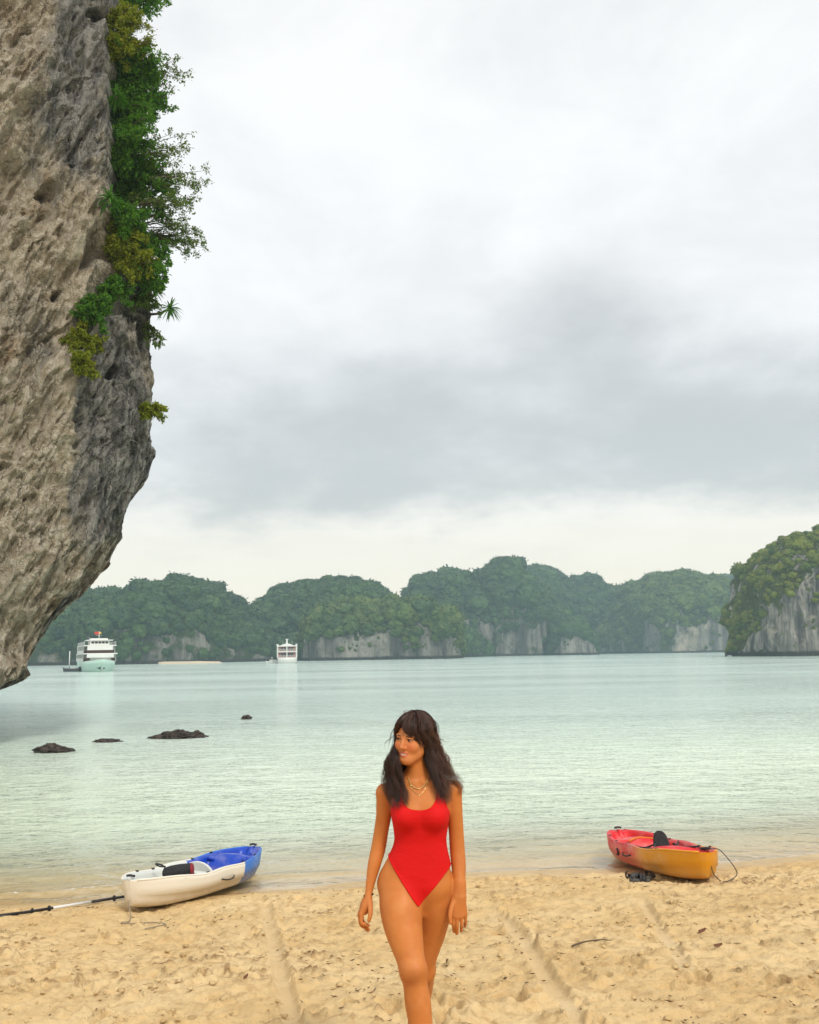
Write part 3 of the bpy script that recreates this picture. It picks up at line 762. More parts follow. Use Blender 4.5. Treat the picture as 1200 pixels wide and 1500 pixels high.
class Field:
    """signed distance grid that shapes are blended into"""
    def __init__(s, lo, hi, h):
        s.h = h; s.lo = np.array(lo, float); s.n = np.ceil((np.array(hi) - s.lo) / h).astype(int) + 1
        s.ax = [(s.lo[i] + h * np.arange(s.n[i])).astype(np.float32) for i in range(3)]
        s.F = np.full(s.n, 0.25, np.float32)
    def window(s, lo, hi):
        a = np.clip(np.floor((np.array(lo) - s.lo) / s.h).astype(int), 0, s.n - 1); b = np.clip(np.ceil((np.array(hi) - s.lo) / s.h).astype(int) + 1, 1, s.n)
        sl = tuple(slice(a[i], max(b[i], a[i] + 1)) for i in range(3))
        X = s.ax[0][sl[0]][:, None, None]; Y = s.ax[1][sl[1]][None, :, None]; Z_ = s.ax[2][sl[2]][None, None, :]
        return sl, X, Y, Z_
    def blend(s, sl, d, k): s.F[sl] = smin(s.F[sl], d, k)
    def cut(s, sl, d, k): s.F[sl] = -smin(-s.F[sl], d, k)
    def cone(s, p0, r0, p1, r1, k=0.02):
        p0, p1 = np.array(p0, float), np.array(p1, float); m = max(r0, r1) + k + 0.02
        sl, X, Y, Z_ = s.window(np.minimum(p0, p1) - m, np.maximum(p0, p1) + m)
        d = p1 - p0; L2 = d @ d + 1e-12
        t = np.clip(((X - p0[0]) * d[0] + (Y - p0[1]) * d[1] + (Z_ - p0[2]) * d[2]) / L2, 0, 1)
        dist = np.sqrt((X - p0[0] - t * d[0]) ** 2 + (Y - p0[1] - t * d[1]) ** 2 + (Z_ - p0[2] - t * d[2]) ** 2) - (r0 + (r1 - r0) * t)
        s.blend(sl, dist.astype(np.float32), k)
    def chain(s, pts, k=0.02):
        """limb: spline through joints, radii interpolated, blended in once"""
        if len(pts) > 2:
            c = curve_pts([np.append(p, r) for p, r in pts], 9 * len(pts)); pts = [(q[:3], q[3]) for q in c]
        P0 = np.array([p for p, _ in pts]); m = max(r for _, r in pts) + k + 0.02
        sl, X, Y, Z_ = s.window(P0.min(0) - m, P0.max(0) + m); best = None
        for (p0, r0), (p1, r1) in zip(pts[:-1], pts[1:]):
            d = p1 - p0; L2 = d @ d + 1e-12
            t = np.clip(((X - p0[0]) * d[0] + (Y - p0[1]) * d[1] + (Z_ - p0[2]) * d[2]) / L2, 0, 1)
            ds = np.sqrt((X - p0[0] - t * d[0]) ** 2 + (Y - p0[1] - t * d[1]) ** 2 + (Z_ - p0[2] - t * d[2]) ** 2) - (r0 + (r1 - r0) * t)
            best = ds if best is None else np.minimum(best, ds)
        s.blend(sl, best.astype(np.float32), k)
    def ell(s, c, r, k=0.02, R=None, cut=False):
        c = np.array(c, float); m = max(r) + k + 0.02; sl, X, Y, Z_ = s.window(c - m, c + m)
        R = np.eye(3) if R is None else R                       # rows: local axes
        a = [(R[i, 0] * (X - c[0]) + R[i, 1] * (Y - c[1]) + R[i, 2] * (Z_ - c[2])) / r[i] for i in range(3)]
        q_ = np.sqrt(a[0] ** 2 + a[1] ** 2 + a[2] ** 2)
        g_ = np.sqrt((a[0] / r[0]) ** 2 + (a[1] / r[1]) ** 2 + (a[2] / r[2]) ** 2)
        d = (q_ * (q_ - 1) / np.maximum(g_, 1e-4)).astype(np.float32)
        (s.cut if cut else s.blend)(sl, d, k)


def surface_nets(F, lo, h):
    ins = F < 0; n = F.shape
    c = ins[:-1, :-1, :-1].astype(np.uint8)
    cnt = np.zeros((n[0] - 1, n[1] - 1, n[2] - 1), np.uint8)
    for a in (0, 1):
        for b in (0, 1):
            for d in (0, 1): cnt += ins[a:n[0] - 1 + a, b:n[1] - 1 + b, d:n[2] - 1 + d]
    act = np.argwhere((cnt > 0) & (cnt < 8)); idx = np.full(cnt.shape, -1, np.int32); idx[tuple(act.T)] = np.arange(len(act))
    corner = np.array([(a, b, d) for a in (0, 1) for b in (0, 1) for d in (0, 1)])
    val = np.stack([F[tuple((act + k).T)] for k in corner], 1)
    acc = np.zeros((len(act), 3)); num = np.zeros(len(act))
    for i in range(8):
        for j in range(i + 1, 8):
            if np.abs(corner[i] - corner[j]).sum() != 1: continue
            cr = (val[:, i] < 0) != (val[:, j] < 0)
            t = np.where(cr, val[:, i] / np.where(cr, val[:, i] - val[:, j], 1), 0)
            acc += cr[:, None] * (corner[i] + t[:, None] * (corner[j] - corner[i])); num += cr
    V = np.array(lo) + h * (act + acc / num[:, None])
    Q = []
    for ax in range(3):
        u, v = (ax + 1) % 3, (ax + 2) % 3
        s0 = [slice(None)] * 3; s1 = [slice(None)] * 3; s0[ax] = slice(0, -1); s1[ax] = slice(1, None)
        e = np.argwhere(ins[tuple(s0)] != ins[tuple(s1)])
        e = e[(e[:, u] > 0) & (e[:, v] > 0) & (e[:, u] < n[u] - 1) & (e[:, v] < n[v] - 1)]
        fl = ins[tuple(e.T)]
        def at(du, dv):
            k = e.copy(); k[:, u] -= du; k[:, v] -= dv; return idx[tuple(k.T)]
        qd = np.stack([at(1, 1), at(0, 1), at(0, 0), at(1, 0)], 1)
        qd[~fl] = qd[~fl][:, ::-1]; Q.append(qd)
    return V, np.vstack(Q)


gz = lambda x_, y_: float(base_z(np.float64(x_), np.float64(y_)))
HS = 0.003
foot_z = gz(0.05, DW - 0.2)
fld = Field((-0.36, DW - 0.44, foot_z - 0.14), (0.34, DW + 0.62, J(600, 1040)[2] + 0.02), HS)
# torso as a stack of ellipses read from the outline: pixel row, left edge, right edge, half depth, depth offset
TR = np.array([(1146, 586, 642, .050, .030), (1156, 577, 653, .066, .022), (1168, 575, 656, .080, .012), (1182, 574, 657, .090, .004), (1196, 575, 657, .092, .004),
               (1212, 578, 655, .086, .008), (1230, 580, 652, .078, .012), (1246, 575.5, 654, .080, .012), (1262, 565, 658, .088, .016), (1280, 558, 660, .098, .022),
               (1298, 554.5, 661.5, .104, .026), (1308, 560, 656, .098, .028), (1318, 574, 645, .080, .028), (1328, 596, 630, .050, .02), (1334, 607, 620, .02, .02)], float)
cz = np.array([J(r[1] * .5 + r[2] * .5, r[0])[2] for r in TR])[::-1]
lx = np.array([J(r[1], r[0])[0] for r in TR])[::-1]; rx = np.array([J(r[2], r[0])[0] for r in TR])[::-1]
sl, X, Y, Z_ = fld.window((lx.min() - .05, DW - .2, cz[0] - 0.06), (rx.max() + .05, DW + .25, cz[-1] + .06))
zz = Z_[0, 0]
def prof(v):
    zf = np.linspace(cz[0], cz[-1], 240); f_ = np.interp(zf, cz, v); kern = np.ones(17) / 17
    f_ = np.convolve(np.pad(f_, 8, 'edge'), kern, 'valid'); return np.interp(zz, zf, f_)[None, None, :].astype(np.float32)
A_ = (prof(rx) - prof(lx)) / 2; CX = (prof(rx) + prof(lx)) / 2; B_ = prof(TR[::-1, 3]); CY = DW + prof(TR[::-1, 4])
qv = (np.abs((X - CX) / A_) ** 2.35 + np.abs((Y - CY) / B_) ** 2.35) ** (1 / 2.35)
dd = (qv - 1) * np.minimum(A_, B_)
cap = np.maximum(zz[None, None, :] - (cz[-1] + 0.004), (cz[0]) - zz[None, None, :])
fld.blend(sl, np.maximum(dd, cap).astype(np.float32), 0.01)
# shoulders, neck, chest, seat
shl, shr = J(564, 1161, .03), J(663.5, 1157, .03)
fld.cone(J(600, 1146, .03), .034, shl, .035, .035); fld.cone(J(626, 1144, .03), .034, shr, .036, .035)
fld.cone(J(606, 1128, .035), .030, J(590, 1150, .04), .030, .03); fld.cone(J(618, 1128, .035), .030, J(640, 1148, .04), .030, .03)
fld.cone(J(613, 1152, .022), .040, J(608, 1108, .012), .037, .025)
for px in (594.5, 636.5): fld.ell(J(px, 1196, -.062), (.052, .052, .050), .034)
for px in (584, 632): fld.ell(J(px, 1300, .085), (.088, .075, .095), .04)
# clavicles
fld.cone(J(607, 1148, -.022), .0075, J(578, 1150, .0), .008, .016); fld.cone(J(621, 1147, -.022), .0075, J(650, 1146, .0), .008, .016)
# legs: hers right one steps forward
kn = J(605.5, 1421, -.17)
fa_y = DW - 0.23; fa_x = 0.045; fa = np.array([fa_x, fa_y, gz(fa_x, fa_y) + .085])
fld.chain([(J(584, 1296, .02), .084), (J(587.5, 1328, -.035), .0915), (J(591, 1358, -.08), .081), (J(600, 1398, -.14), .0615), (kn, .0555)], .03)
cal = kn * .70 + fa * .30 + np.array([0.0, .022, 0])
fld.chain([(kn, .054), (kn * .86 + fa * .14 + np.array([0, .012, 0]), .0505), (cal, .0535), (kn * .4 + fa * .6 + np.array([0, .02, 0]), .044), (fa, .032)], .02)
fld.ell(kn + np.array([0, -.034, .004]), (.027, .018, .031), .022)
fld.chain([(fa, .033), (fa + np.array([0, .03, -.05]), .029)], .02)
fld.chain([(fa + np.array([-.004, -.02, -.035]), .034), (fa + np.array([-.008, -.11, -.060]), .026), (fa + np.array([-.012, -.155, -.070]), .018)], .03)
fld.chain([(fa + np.array([.012, -.02, -.045]), .028), (fa + np.array([.022, -.11, -.064]), .02)], .03)
ba = np.array([J(606, 1500, .40)[0], DW + .42, 0.0]); ba[2] = gz(ba[0], ba[1]) + .125
kb = J(619.5, 1422, .13)
fld.chain([(J(637.5, 1300, .03), .082), (J(636.5, 1330, .045), .0775), (J(630.5, 1364, .08), .0685), (J(622, 1400, .11), .0565), (kb, .0535)], .03)
fld.chain([(kb, .053), (kb * .72 + ba * .28 + np.array([0.004, .035, 0.0]), .0530), (kb * .4 + ba * .6 + np.array([0, .028, 0]), .042), (ba, .031)], .02)
fld.chain([(ba, .031), (ba + np.array([0, -.015, -.055]), .028), (ba + np.array([.004, -.10, -.105]), .024), (ba + np.array([.004, -.15, -.112]), .016)], .03)
core = fld.F.copy()
# arms
fld.chain([(shl, .037), (J(562.5, 1185, .035), .0345)], .02); fld.chain([(shr, .038), (J(665.5, 1185, .035), .0355)], .02)
fld.chain([(shl, .036), (J(563, 1188, .035), .0345), (J(558.5, 1218, .05), .0325), (J(554.5, 1242, .05), .0325), (J(548.5, 1266, .03), .029), (J(543, 1292, .01), .0205), (J(540, 1310, -.005), .0155)], .005)
fld.chain([(shr, .037), (J(666, 1188, .035), .0350), (J(668.5, 1220, .05), .0335), (J(670, 1244, .05), .0335), (J(672, 1268, .03), .032), (J(673, 1294, .0), .0255), (J(673, 1305, -.01), .020)], .005)
for a, b in ((-6, -4.5), (0, 0), (5.5, 4.5)): fld.cone(J(673 + a * .55, 1294, .0), .018, J(673 + b, 1313, -.015), .0165, .015)


def hand(wr, kn_, mid, tip, rads, th):
    for (w_, k_, m_, t_, r_) in zip(wr, kn_, mid, tip, rads):
        fld.cone(w_, .0135, k_, .0112, .012)
        a = k_ * .0 + k_; b = m_; c = t_
        fld.chain([(a, r_ + .0012), (b, r_), (b * .45 + c * .55, r_ * .93), (c, r_ * .82)], .0035)
    fld.chain(th, .006)


# her left hand, back of the hand to the viewer, hanging relaxed
wr = [J(668 + i * 3.2, 1314, -.015) for i in range(4)]
kn_ = [J(663.8, 1341, -.028), J(669.8, 1343, -.031), J(676, 1342, -.028), J(681.4, 1339, -.020)]
mid = [J(664.2, 1353, -.030), J(669.8, 1356, -.032), J(676.6, 1353.5, -.028), J(682.4, 1349, -.018)]
tip = [J(665.2, 1364.5, -.012), J(669.4, 1367.5, -.014), J(675.8, 1364, -.010), J(681.2, 1357, -.002)]
hand(wr, kn_, mid, tip, [.0082, .0085, .0080, .0070], [(J(666, 1318, -.018), .014), (J(661, 1331, -.040), .0112), (J(659.4, 1342, -.052), .0095), (J(660.2, 1352, -.056), .0075)])
# her right hand, seen from the thumb side, fingers curling in
wr = [J(540 - i * .8, 1314, -.022 + i * .012) for i in range(4)]
kn_ = [J(529.5, 1339, -.040), J(527.5, 1340, -.018), J(527.5, 1339, .004), J(529, 1336, .024)]
mid = [J(530, 1352, -.050), J(529, 1354, -.026), J(529.5, 1353, .0), J(531, 1348, .022)]
tip = [J(540, 1356, -.050), J(540, 1362, -.026), J(539, 1363, .0), J(538, 1358, .022)]
hand(wr, kn_, mid, tip, [.0082, .0085, .0080, .0070], [(J(541, 1318, -.022), .014), (J(542.5, 1329, -.046), .0115), (J(542.5, 1340, -.060), .0095), (J(540.5, 1349, -.064), .0075)])
fld.ell(J(535, 1328, -.008), (.020, .034, .034), .012)
# head: local axes (u to the viewer's right, f forward, w up), turned to the viewer's left
yaw, tilt, nod = math.radians(30), math.radians(5), math.radians(-2)
Rz = np.array([[math.cos(yaw), -math.sin(yaw), 0], [math.sin(yaw), math.cos(yaw), 0], [0, 0, 1]])
fwd = np.array([-math.sin(yaw), -math.cos(yaw), 0]); rgt = np.array([math.cos(yaw), -math.sin(yaw), 0]); upv = np.array([0, 0, 1.0])
fwd = fwd * math.cos(nod) + upv * math.sin(nod); upv = np.cross(fwd, rgt) * -1; upv /= np.linalg.norm(upv)
if upv[2] < 0: upv = -upv
rgt, upv = rgt * math.cos(tilt) - upv * math.sin(tilt), upv * math.cos(tilt) + rgt * math.sin(tilt)
HC = J(605.5, 1081.0, .005); HSC = .90
HR = np.stack([rgt, fwd, upv])
Hp = lambda u, f, w_: HC + HSC * (rgt * u + fwd * f + upv * w_)
hell = lambda c, r, k, cut=False: fld.ell(c, tuple(HSC * v for v in r), k, HR, cut)
hell(Hp(0, -.012, .030), (.074, .094, .088), .02)
hell(Hp(0, .034, -.030), (.0605, .060, .080), .03)
hell(Hp(0, .066, -.096), (.022, .022, .018), .03)
for s_ in (-1, 1):
    fld.cone(Hp(.048 * s_, .015, -.062), .014, Hp(.018 * s_, .066, -.094), .014, .03)
    hell(Hp(.037 * s_, .066, -.030), (.022, .022, .022), .022)
    hell(Hp(.031 * s_, .100, .002), (.017, .012, .0105), .012, True)
    hell(Hp(.031 * s_, .079, .001), (.0145, .0135, .0115), .006)
    fld.cone(Hp(.013 * s_, .0935, .017), .005, Hp(.046 * s_, .079, .019), .005, .012)
    hell(Hp(.011 * s_, .099, -.037), (.0085, .0085, .007), .006)
    hell(Hp(.072 * s_, -.004, -.008), (.008, .016, .028), .01)
fld.chain([(Hp(0, .0915, .006), .0075), (Hp(0, .103, -.016), .0085), (Hp(0, .1105, -.032), .0100)], .010)
hell(Hp(0, .0925, -.0605), (.021, .009, .0058), .005); hell(Hp(0, .0905, -.0755), (.018, .009, .0062), .005)
hell(Hp(0, .100, -.068), (.017, .010, .0030), .003, True)
V, Q = surface_nets(fld.F, fld.lo, HS)
# relax the skin everywhere but on face and hands
ed = np.vstack([Q[:, [0, 1]], Q[:, [1, 2]], Q[:, [2, 3]], Q[:, [3, 0]]]); deg = np.maximum(np.bincount(ed.ravel(), minlength=len(V)), 1)[:, None]
wk = (0.6 * (V[:, 2] < J(600, 1128)[2]) * (1 - ((V[:, 2] < J(600, 1312)[2]) & ((V[:, 0] < J(547, 1320)[0]) | (V[:, 0] > J(656, 1320)[0])))))[:, None]
for _ in range(6):
    nb_s = np.zeros_like(V); 
    for k in range(3): nb_s[:, k] = np.bincount(ed[:, 0], V[ed[:, 1], k], len(V)) + np.bincount(ed[:, 1], V[ed[:, 0], k], len(V))
    V = V + wk * (nb_s / deg - V)
# flesh tones: lips, brows, lashes, cheeks
col = np.tile(np.array([0.57, 0.195, 0.044, 1.0]), (len(V), 1))
loc = (V - HC) @ HR.T / HSC; u, f, w_ = loc.T; head = (np.abs(u) < .09) & (f > .03) & (np.abs(w_) < .12)
def overlay(m, c, k=1.0): col[:, :3] = col[:, :3] * (1 - (m * k)[:, None]) + np.array(c) * (m * k)[:, None]
sm = lambda v, a, b: np.clip((v - a) / (b - a), 0, 1)
overlay(head * 1.0, (.64, .25, .10), .6); overlay(head * np.exp(-(((np.abs(u) - .036) / .02) ** 2 + ((w_ + .030) / .018) ** 2)), (.62, .15, .06), .6)
lip = head * (f > .075) * (np.sqrt((u / .0235) ** 2 + ((w_ + .068 - 5 * u * u * 1.6) / .0125) ** 2) < 1); overlay(lip, (.50, .10, .075), .85)
teeth = head * (f > .070) * (np.sqrt((u / .019) ** 2 + ((w_ + .0675 - 5 * u * u * 1.6) / .0042) ** 2) < 1); overlay(teeth, (.80, .74, .66))
brow = head * (f > .06) * (np.sqrt(((np.abs(u) - .031) / .019) ** 2 + ((w_ - .0195 + ((np.abs(u) - .028) ** 2) * 6) / .0042) ** 2) < 1); overlay(brow, (.045, .022, .015), .85)
eye = head * (f > .06) * (np.sqrt(((np.abs(u) - .031) / .0135) ** 2 + ((w_ - .0015) / .0052) ** 2) < 1); overlay(eye, (.34, .22, .16), .8)
iris = head * (f > .06) * (np.sqrt((np.abs(u + .003) - .031) ** 2 + (w_ - .0018) ** 2) < .0068); overlay(iris, (.018, .010, .008))
lash = head * (f > .06) * (np.sqrt(((np.abs(u) - .031) / .017) ** 2 + ((w_ - .0068 + ((np.abs(u) - .031) ** 2) * 14) / .0028) ** 2) < 1); overlay(lash, (.02, .010, .008), .95)
overlay((1 - head) * sm(fbm(V * 14, 3, seed=3), .0, .8), (.64, .26, .085), .6)
knee = np.exp(-((V - (kn + np.array([0, -.05, -.01]))) ** 2).sum(1) / .03 ** 2); overlay(knee, (.30, .09, .025), .4)

m, t, b = material('skin'); at = t.attr('tone_col'); pz = t.new('ShaderNodeNewGeometry').outputs['Position']
tone_ = t.mix(t.mapr(t.noise(pz, 8, 4, .6), .3, .7), t.mix(1.0, at.outputs['Color'], (.91, .85, .80), 'MULTIPLY'), t.mix(1.0, at.outputs['Color'], (1.04, 1.04, 1.04), 'MULTIPLY'))
tone_ = t.mix(t.mapr(t.noise(pz, 130, 4, .7), .58, .72, 0, .22), tone_, t.mix(1.0, tone_, (.70, .60, .55), 'MULTIPLY'))
t.put(b.inputs['Base Color'], tone_)
t.put(b.inputs['Roughness'], t.mapr(t.noise(pz, 40, 3), .3, .7, .50, .66)); b.inputs['Specular IOR Level'].default_value = .32
b.inputs['Subsurface Weight'].default_value = .12; b.inputs['Subsurface Radius'].default_value = (.012, .004, .002); b.inputs['Subsurface Scale'].default_value = .5
t.put(b.inputs['Normal'], t.bump(t.noise(pz, 420, 3), .25, .0015)); MAT['skin'] = m
m, t, b = material('swim_fabric'); pz = t.new('ShaderNodeNewGeometry').outputs['Position']
t.put(b.inputs['Base Color'], t.mix(t.noise(pz, 9, 4), (.56, .004, .004), (.70, .008, .008))); b.inputs['Roughness'].default_value = .72; b.inputs['Specular IOR Level'].default_value = .2
hgt = t.math('ADD', t.noise(t.scale(pz, 1, 1, 2.6), 16, 3), t.math('MULTIPLY', t.noise(pz, 900, 2), .08))
t.put(b.inputs['Normal'], t.bump(hgt, .3, .010)); MAT['swim'] = m
m, t, b = material('hair'); at = t.attr('tone').outputs['Fac']
t.put(b.inputs['Base Color'], t.mix(at, (.010, .006, .007), (.15, .062, .032))); b.inputs['Roughness'].default_value = .42; b.inputs['Specular IOR Level'].default_value = .55; MAT['hair'] = m
MAT['gold'] = plain('gold', (.80, .55, .22), .25, 1.0); MAT['cord'] = plain('black_cord', (.012, .011, .012), .8)

person = empty('person', (0.04, DW, foot_z), 'woman in a red one piece swimsuit walking barefoot up the sand', 'person')
OFF = np.array(person.location)
body = mesh_np('body', V - OFF, Q, MAT['skin'], person, attrs={'tone_col': ('FLOAT_COLOR', col)})
# swimsuit: skin offset, trimmed along neckline, armholes and high cut legs
poly = np.array([(588, 1128), *[tuple(q_) for q_ in curve_pts([(587, 1148), (587.5, 1160), (590.5, 1173), (597, 1181), (606, 1184.5), (616, 1185.5), (626, 1183.5), (634, 1178), (639, 1169), (640.5, 1158), (640.5, 1146)], 40)], (638, 1128), (649, 1128), (650.5, 1150), (652.5, 1170), (656, 1184), (662, 1196), (668, 1230), (674, 1262), (664, 1270.5),
                 (655, 1279), (640, 1296), (627, 1311), (617.5, 1322.5), (614, 1326), (610.5, 1322.5), (600, 1308), (587, 1289), (574, 1269), (565.5, 1255), (558, 1240), (556, 1225), (566, 1196), (573.5, 1184), (576.5, 1170), (578.5, 1150), (579, 1128)], float)
pw_ = np.array([J(a, b_, -.06)[[0, 2]] for a, b_ in poly])
gx, gzv = fld.ax[0], fld.ax[2]; GX, GZ = np.meshgrid(gx, gzv, indexing='ij'); best = np.full(GX.shape, 9.0); inside = np.zeros(GX.shape, bool)
for i in range(len(pw_)):
    a, b_ = pw_[i], pw_[(i + 1) % len(pw_)]; d = b_ - a
    s_ = np.clip(((GX - a[0]) * d[0] + (GZ - a[1]) * d[1]) / (d @ d), 0, 1)
    best = np.minimum(best, np.hypot(GX - a[0] - s_ * d[0], GZ - a[1] - s_ * d[1]))
    cr = ((a[1] > GZ) != (b_[1] > GZ)) & (GX < (b_[0] - a[0]) * (GZ - a[1]) / (b_[1] - a[1] + 1e-12) + a[0]); inside ^= cr
sdp = np.where(inside, -best, best).astype(np.float32)
hem = .0020 * np.clip(1 - np.abs(sdp + .004) / .004, 0, 1)[:, None, :]
Sf = np.maximum(core - .0040 - hem, sdp[:, None, :])
cut = int((J(612, 1100)[2] - fld.lo[2]) / HS); low = int((J(612, 1360)[2] - fld.lo[2]) / HS)
V2, Q2 = surface_nets(Sf[:, :, low:cut], fld.lo + np.array([0, 0, low * HS]), HS)
suit = mesh_np('swimsuit', V2 - OFF, Q2, MAT['swim'], person); suit['label'] = 'red scoop neck one piece swimsuit cut high on the leg'
# chest depth for things that lie on the skin
def skin_y(xw, zw):
    i = int(np.clip((xw - fld.lo[0]) / HS, 0, fld.n[0] - 1)); k = int(np.clip((zw - fld.lo[2]) / HS, 0, fld.n[2] - 1))
    c = np.nonzero(core[i, :, k] < 0)[0]; return fld.lo[1] + HS * c[0] if len(c) else DW
def lay(pts, n):
    c = curve_pts([J(a, b_, -.05) for a, b_ in pts], n)
    for q_ in c: q_[1] = skin_y(q_[0], q_[2]) - .003
    k = np.ones(5) / 5; c[:, 1] = np.convolve(np.pad(c[:, 1], 2, 'edge'), k, 'valid'); return c
nk = MB(); c = lay([(598, 1141), (602, 1150), (609, 1155), (616, 1155.5), (622, 1151), (627, 1143)], 40)
for i in range(0, 40): nk.tube([c[i] - OFF + np.array([0, 0, .0018]), c[i] - OFF - np.array([0, 0, .0018])], .0022 + .0012 * (i % 2), 6)
o = nk.build('necklace', MAT['gold'], person, True); o['label'] = 'short gold chain necklace'
nk = MB(); c = lay([(599, 1144), (604, 1157), (611, 1163), (617, 1163), (623, 1156), (627, 1146)], 30); nk.tube(c - OFF, .0011, 6)
nk.tube([c[15] - OFF, c[15] - OFF - np.array([0, .001, .008])], [.002, .003], 6); o = nk.build('necklace', MAT['gold'], person, True); o['label'] = 'fine longer gold necklace with a tiny pendant'
br = MB(); wc = J(540, 1311, -.005)
br.tube([wc - OFF + np.array([.0195 * math.cos(a), .0185 * math.sin(a), .003 * math.cos(a)]) for a in np.linspace(0, 2 * math.pi, 25)], .0032, 6, False)
o = br.build('bracelet', MAT['cord'], person, True); o['label'] = 'thin dark cord bracelet on the wrist'

# hair: locks of fine strands combed from the crown, a fringe, long waves over both shoulders
HV, HF, HT = [], [], []
rh = np.random.default_rng(11)
def lock(pts, n, spread, r0=.0008, tone=.25, wave=.006, wl=.085, tipspread=1.6, ns=30):
    g_ = curve_pts([q_ for q_ in pts], ns); T_ = np.gradient(g_, axis=0); T_ /= np.linalg.norm(T_, axis=1)[:, None]
    N_ = np.cross(T_, np.array([0.0, 1, 0.02])); N_ /= np.linalg.norm(N_, axis=1)[:, None]; B2 = np.cross(T_, N_)
    arc = np.concatenate([[0], np.cumsum(np.linalg.norm(np.diff(g_, axis=0), axis=1))])
    ph0 = rh.uniform(0, 6.28)
    for s_ in range(n):
        o1, o2 = rh.normal(0, spread), rh.normal(0, spread); ph = ph0 + rh.normal(0, .4); tt_ = np.linspace(0, 1, ns)
        env = (.5 + tipspread * tt_ * .75) * (1 - .72 * tt_ ** 5); am = 1.5 * wave * np.clip(tt_ * 2.2 - .3, 0, 1) * rh.uniform(.5, 1.5)
        end = 1.06 - .5 * rh.random() ** 1.3
        c_ = g_ + N_ * (o1 * env + am * np.sin(arc / wl * 6.28 + ph))[:, None] + B2 * (o2 * env + .6 * am * np.cos(arc / wl * 6.28 * .9 + ph))[:, None]
        if end < 1: c_ = np.array([np.interp(tt_ * end, tt_, c_[:, k]) for k in range(3)]).T
        r_ = r0 * rh.uniform(.7, 1.4) * np.clip(1.1 - tt_ ** 2.2, .12, 1); b0 = len(HV) * 3; tn = np.clip(tone + rh.normal(0, .16) + .22 * tt_, 0, 1)
        a_ = N_; b2 = B2
        ring = np.stack([c_ + a_ * r_[:, None], c_ + (-.5 * a_ + .866 * b2) * r_[:, None], c_ + (-.5 * a_ - .866 * b2) * r_[:, None]], 1).reshape(-1, 3)
        base = sum(len(v) for v in HV); HV.append(ring); HT.append(np.repeat(tn, 3))
        i = np.arange(ns - 1)[:, None] * 3 + base
        for k in range(3): HF.append(np.hstack([i + k, i + (k + 1) % 3, i + 3 + (k + 1) % 3, i + 3 + k]))
crown = Hp(.010, -.005, .122)
def over(ang, lift=0.0):
    """a path from the parting down the skull; angle 0 = forward, positive = viewer's right"""
    a = math.radians(ang); pts = []
    for el in (88, 66, 44, 22, 0):
        e = math.radians(el); ru, rf, rw = .080 + lift, .101 + lift, .090 + lift
        pts.append(Hp(ru * math.cos(e) * math.sin(a), -.012 + rf * math.cos(e) * math.cos(a), .030 + rw * math.sin(e)))
    return pts
# viewer's left curtain, in front of the shoulder
for i in range(40):
    a = rh.uniform(-150, -60); k = (a + 150) / 90; p_ = over(a, rh.uniform(0, .006)); x0 = rh.random()
    lock(p_ + [J(575 - 2 * x0 + 6 * k, 1110, -.02 - .03 * k), J(568 + 20 * x0, 1138, -.035 - .03 * k), J(568 + 29 * x0, 1162, -.070), J(572 + 27 * x0, 1176 + 16 * rh.random(), -.100)], 32, .0050, tone=.12, wave=.006, wl=rh.uniform(.09, .15))
for i in range(14):
    x0 = rh.random(); lock(over(rh.uniform(-150, -95)) + [J(571, 1110, .01), J(563 + 4 * x0, 1134, .0), J(560 + 8 * x0, 1150, -.02), J(567 + 8 * x0, 1166 + 8 * x0, -.06)], 14, .004, tone=.4, wave=.009, wl=.10)
# viewer's right curtain, down to the shoulder and bust, loosest waves outside
for i in range(46):
    a = rh.uniform(56, 150); p_ = over(a, rh.uniform(0, .010)); x0 = rh.random()
    lock(p_ + [J(626 + 18 * x0, 1104, -.03 + .06 * x0), J(630 + 25 * x0, 1128, -.045 + .06 * x0), J(635 + 25 * x0, 1146, -.065 + .05 * x0), J(641 + 21 * x0, 1166 + 18 * rh.random(), -.088 + .05 * x0)], 22, .0055, tone=.12 + .25 * x0, wave=.006, wl=rh.uniform(.09, .15))
for i in range(26):
    x0 = rh.random(); lock(over(rh.uniform(85, 150), .008) + [J(638 + 9 * x0, 1098, .03), J(647 + 9 * x0, 1119, .02), J(656 + 9 * x0, 1133, .0), J(667 + 6 * x0, 1146, -.01), J(669 + 9 * x0, 1160 + 8 * x0, -.005)], 12, .0042, tone=.72, wave=.010, wl=.11)
for i in range(7):
    x0 = rh.random(); lock([J(646, 1130, -.05), J(650 + 3 * x0, 1148, -.055), J(652 + 3 * x0, 1163, -.065), J(654 + 3 * x0, 1178, -.065)], 9, .003, tone=.5, wave=.006)
# back of the head and neck
for i in range(46):
    a = rh.uniform(100, 260); p_ = over(a, rh.uniform(0, .006)); x0 = (a - 100) / 160
    lock(p_ + [J(642 - 68 * x0, 1115, .10), J(648 - 78 * x0, 1145, .125), J(650 - 80 * x0, 1170, .13)], 26, .0075, tone=.12)
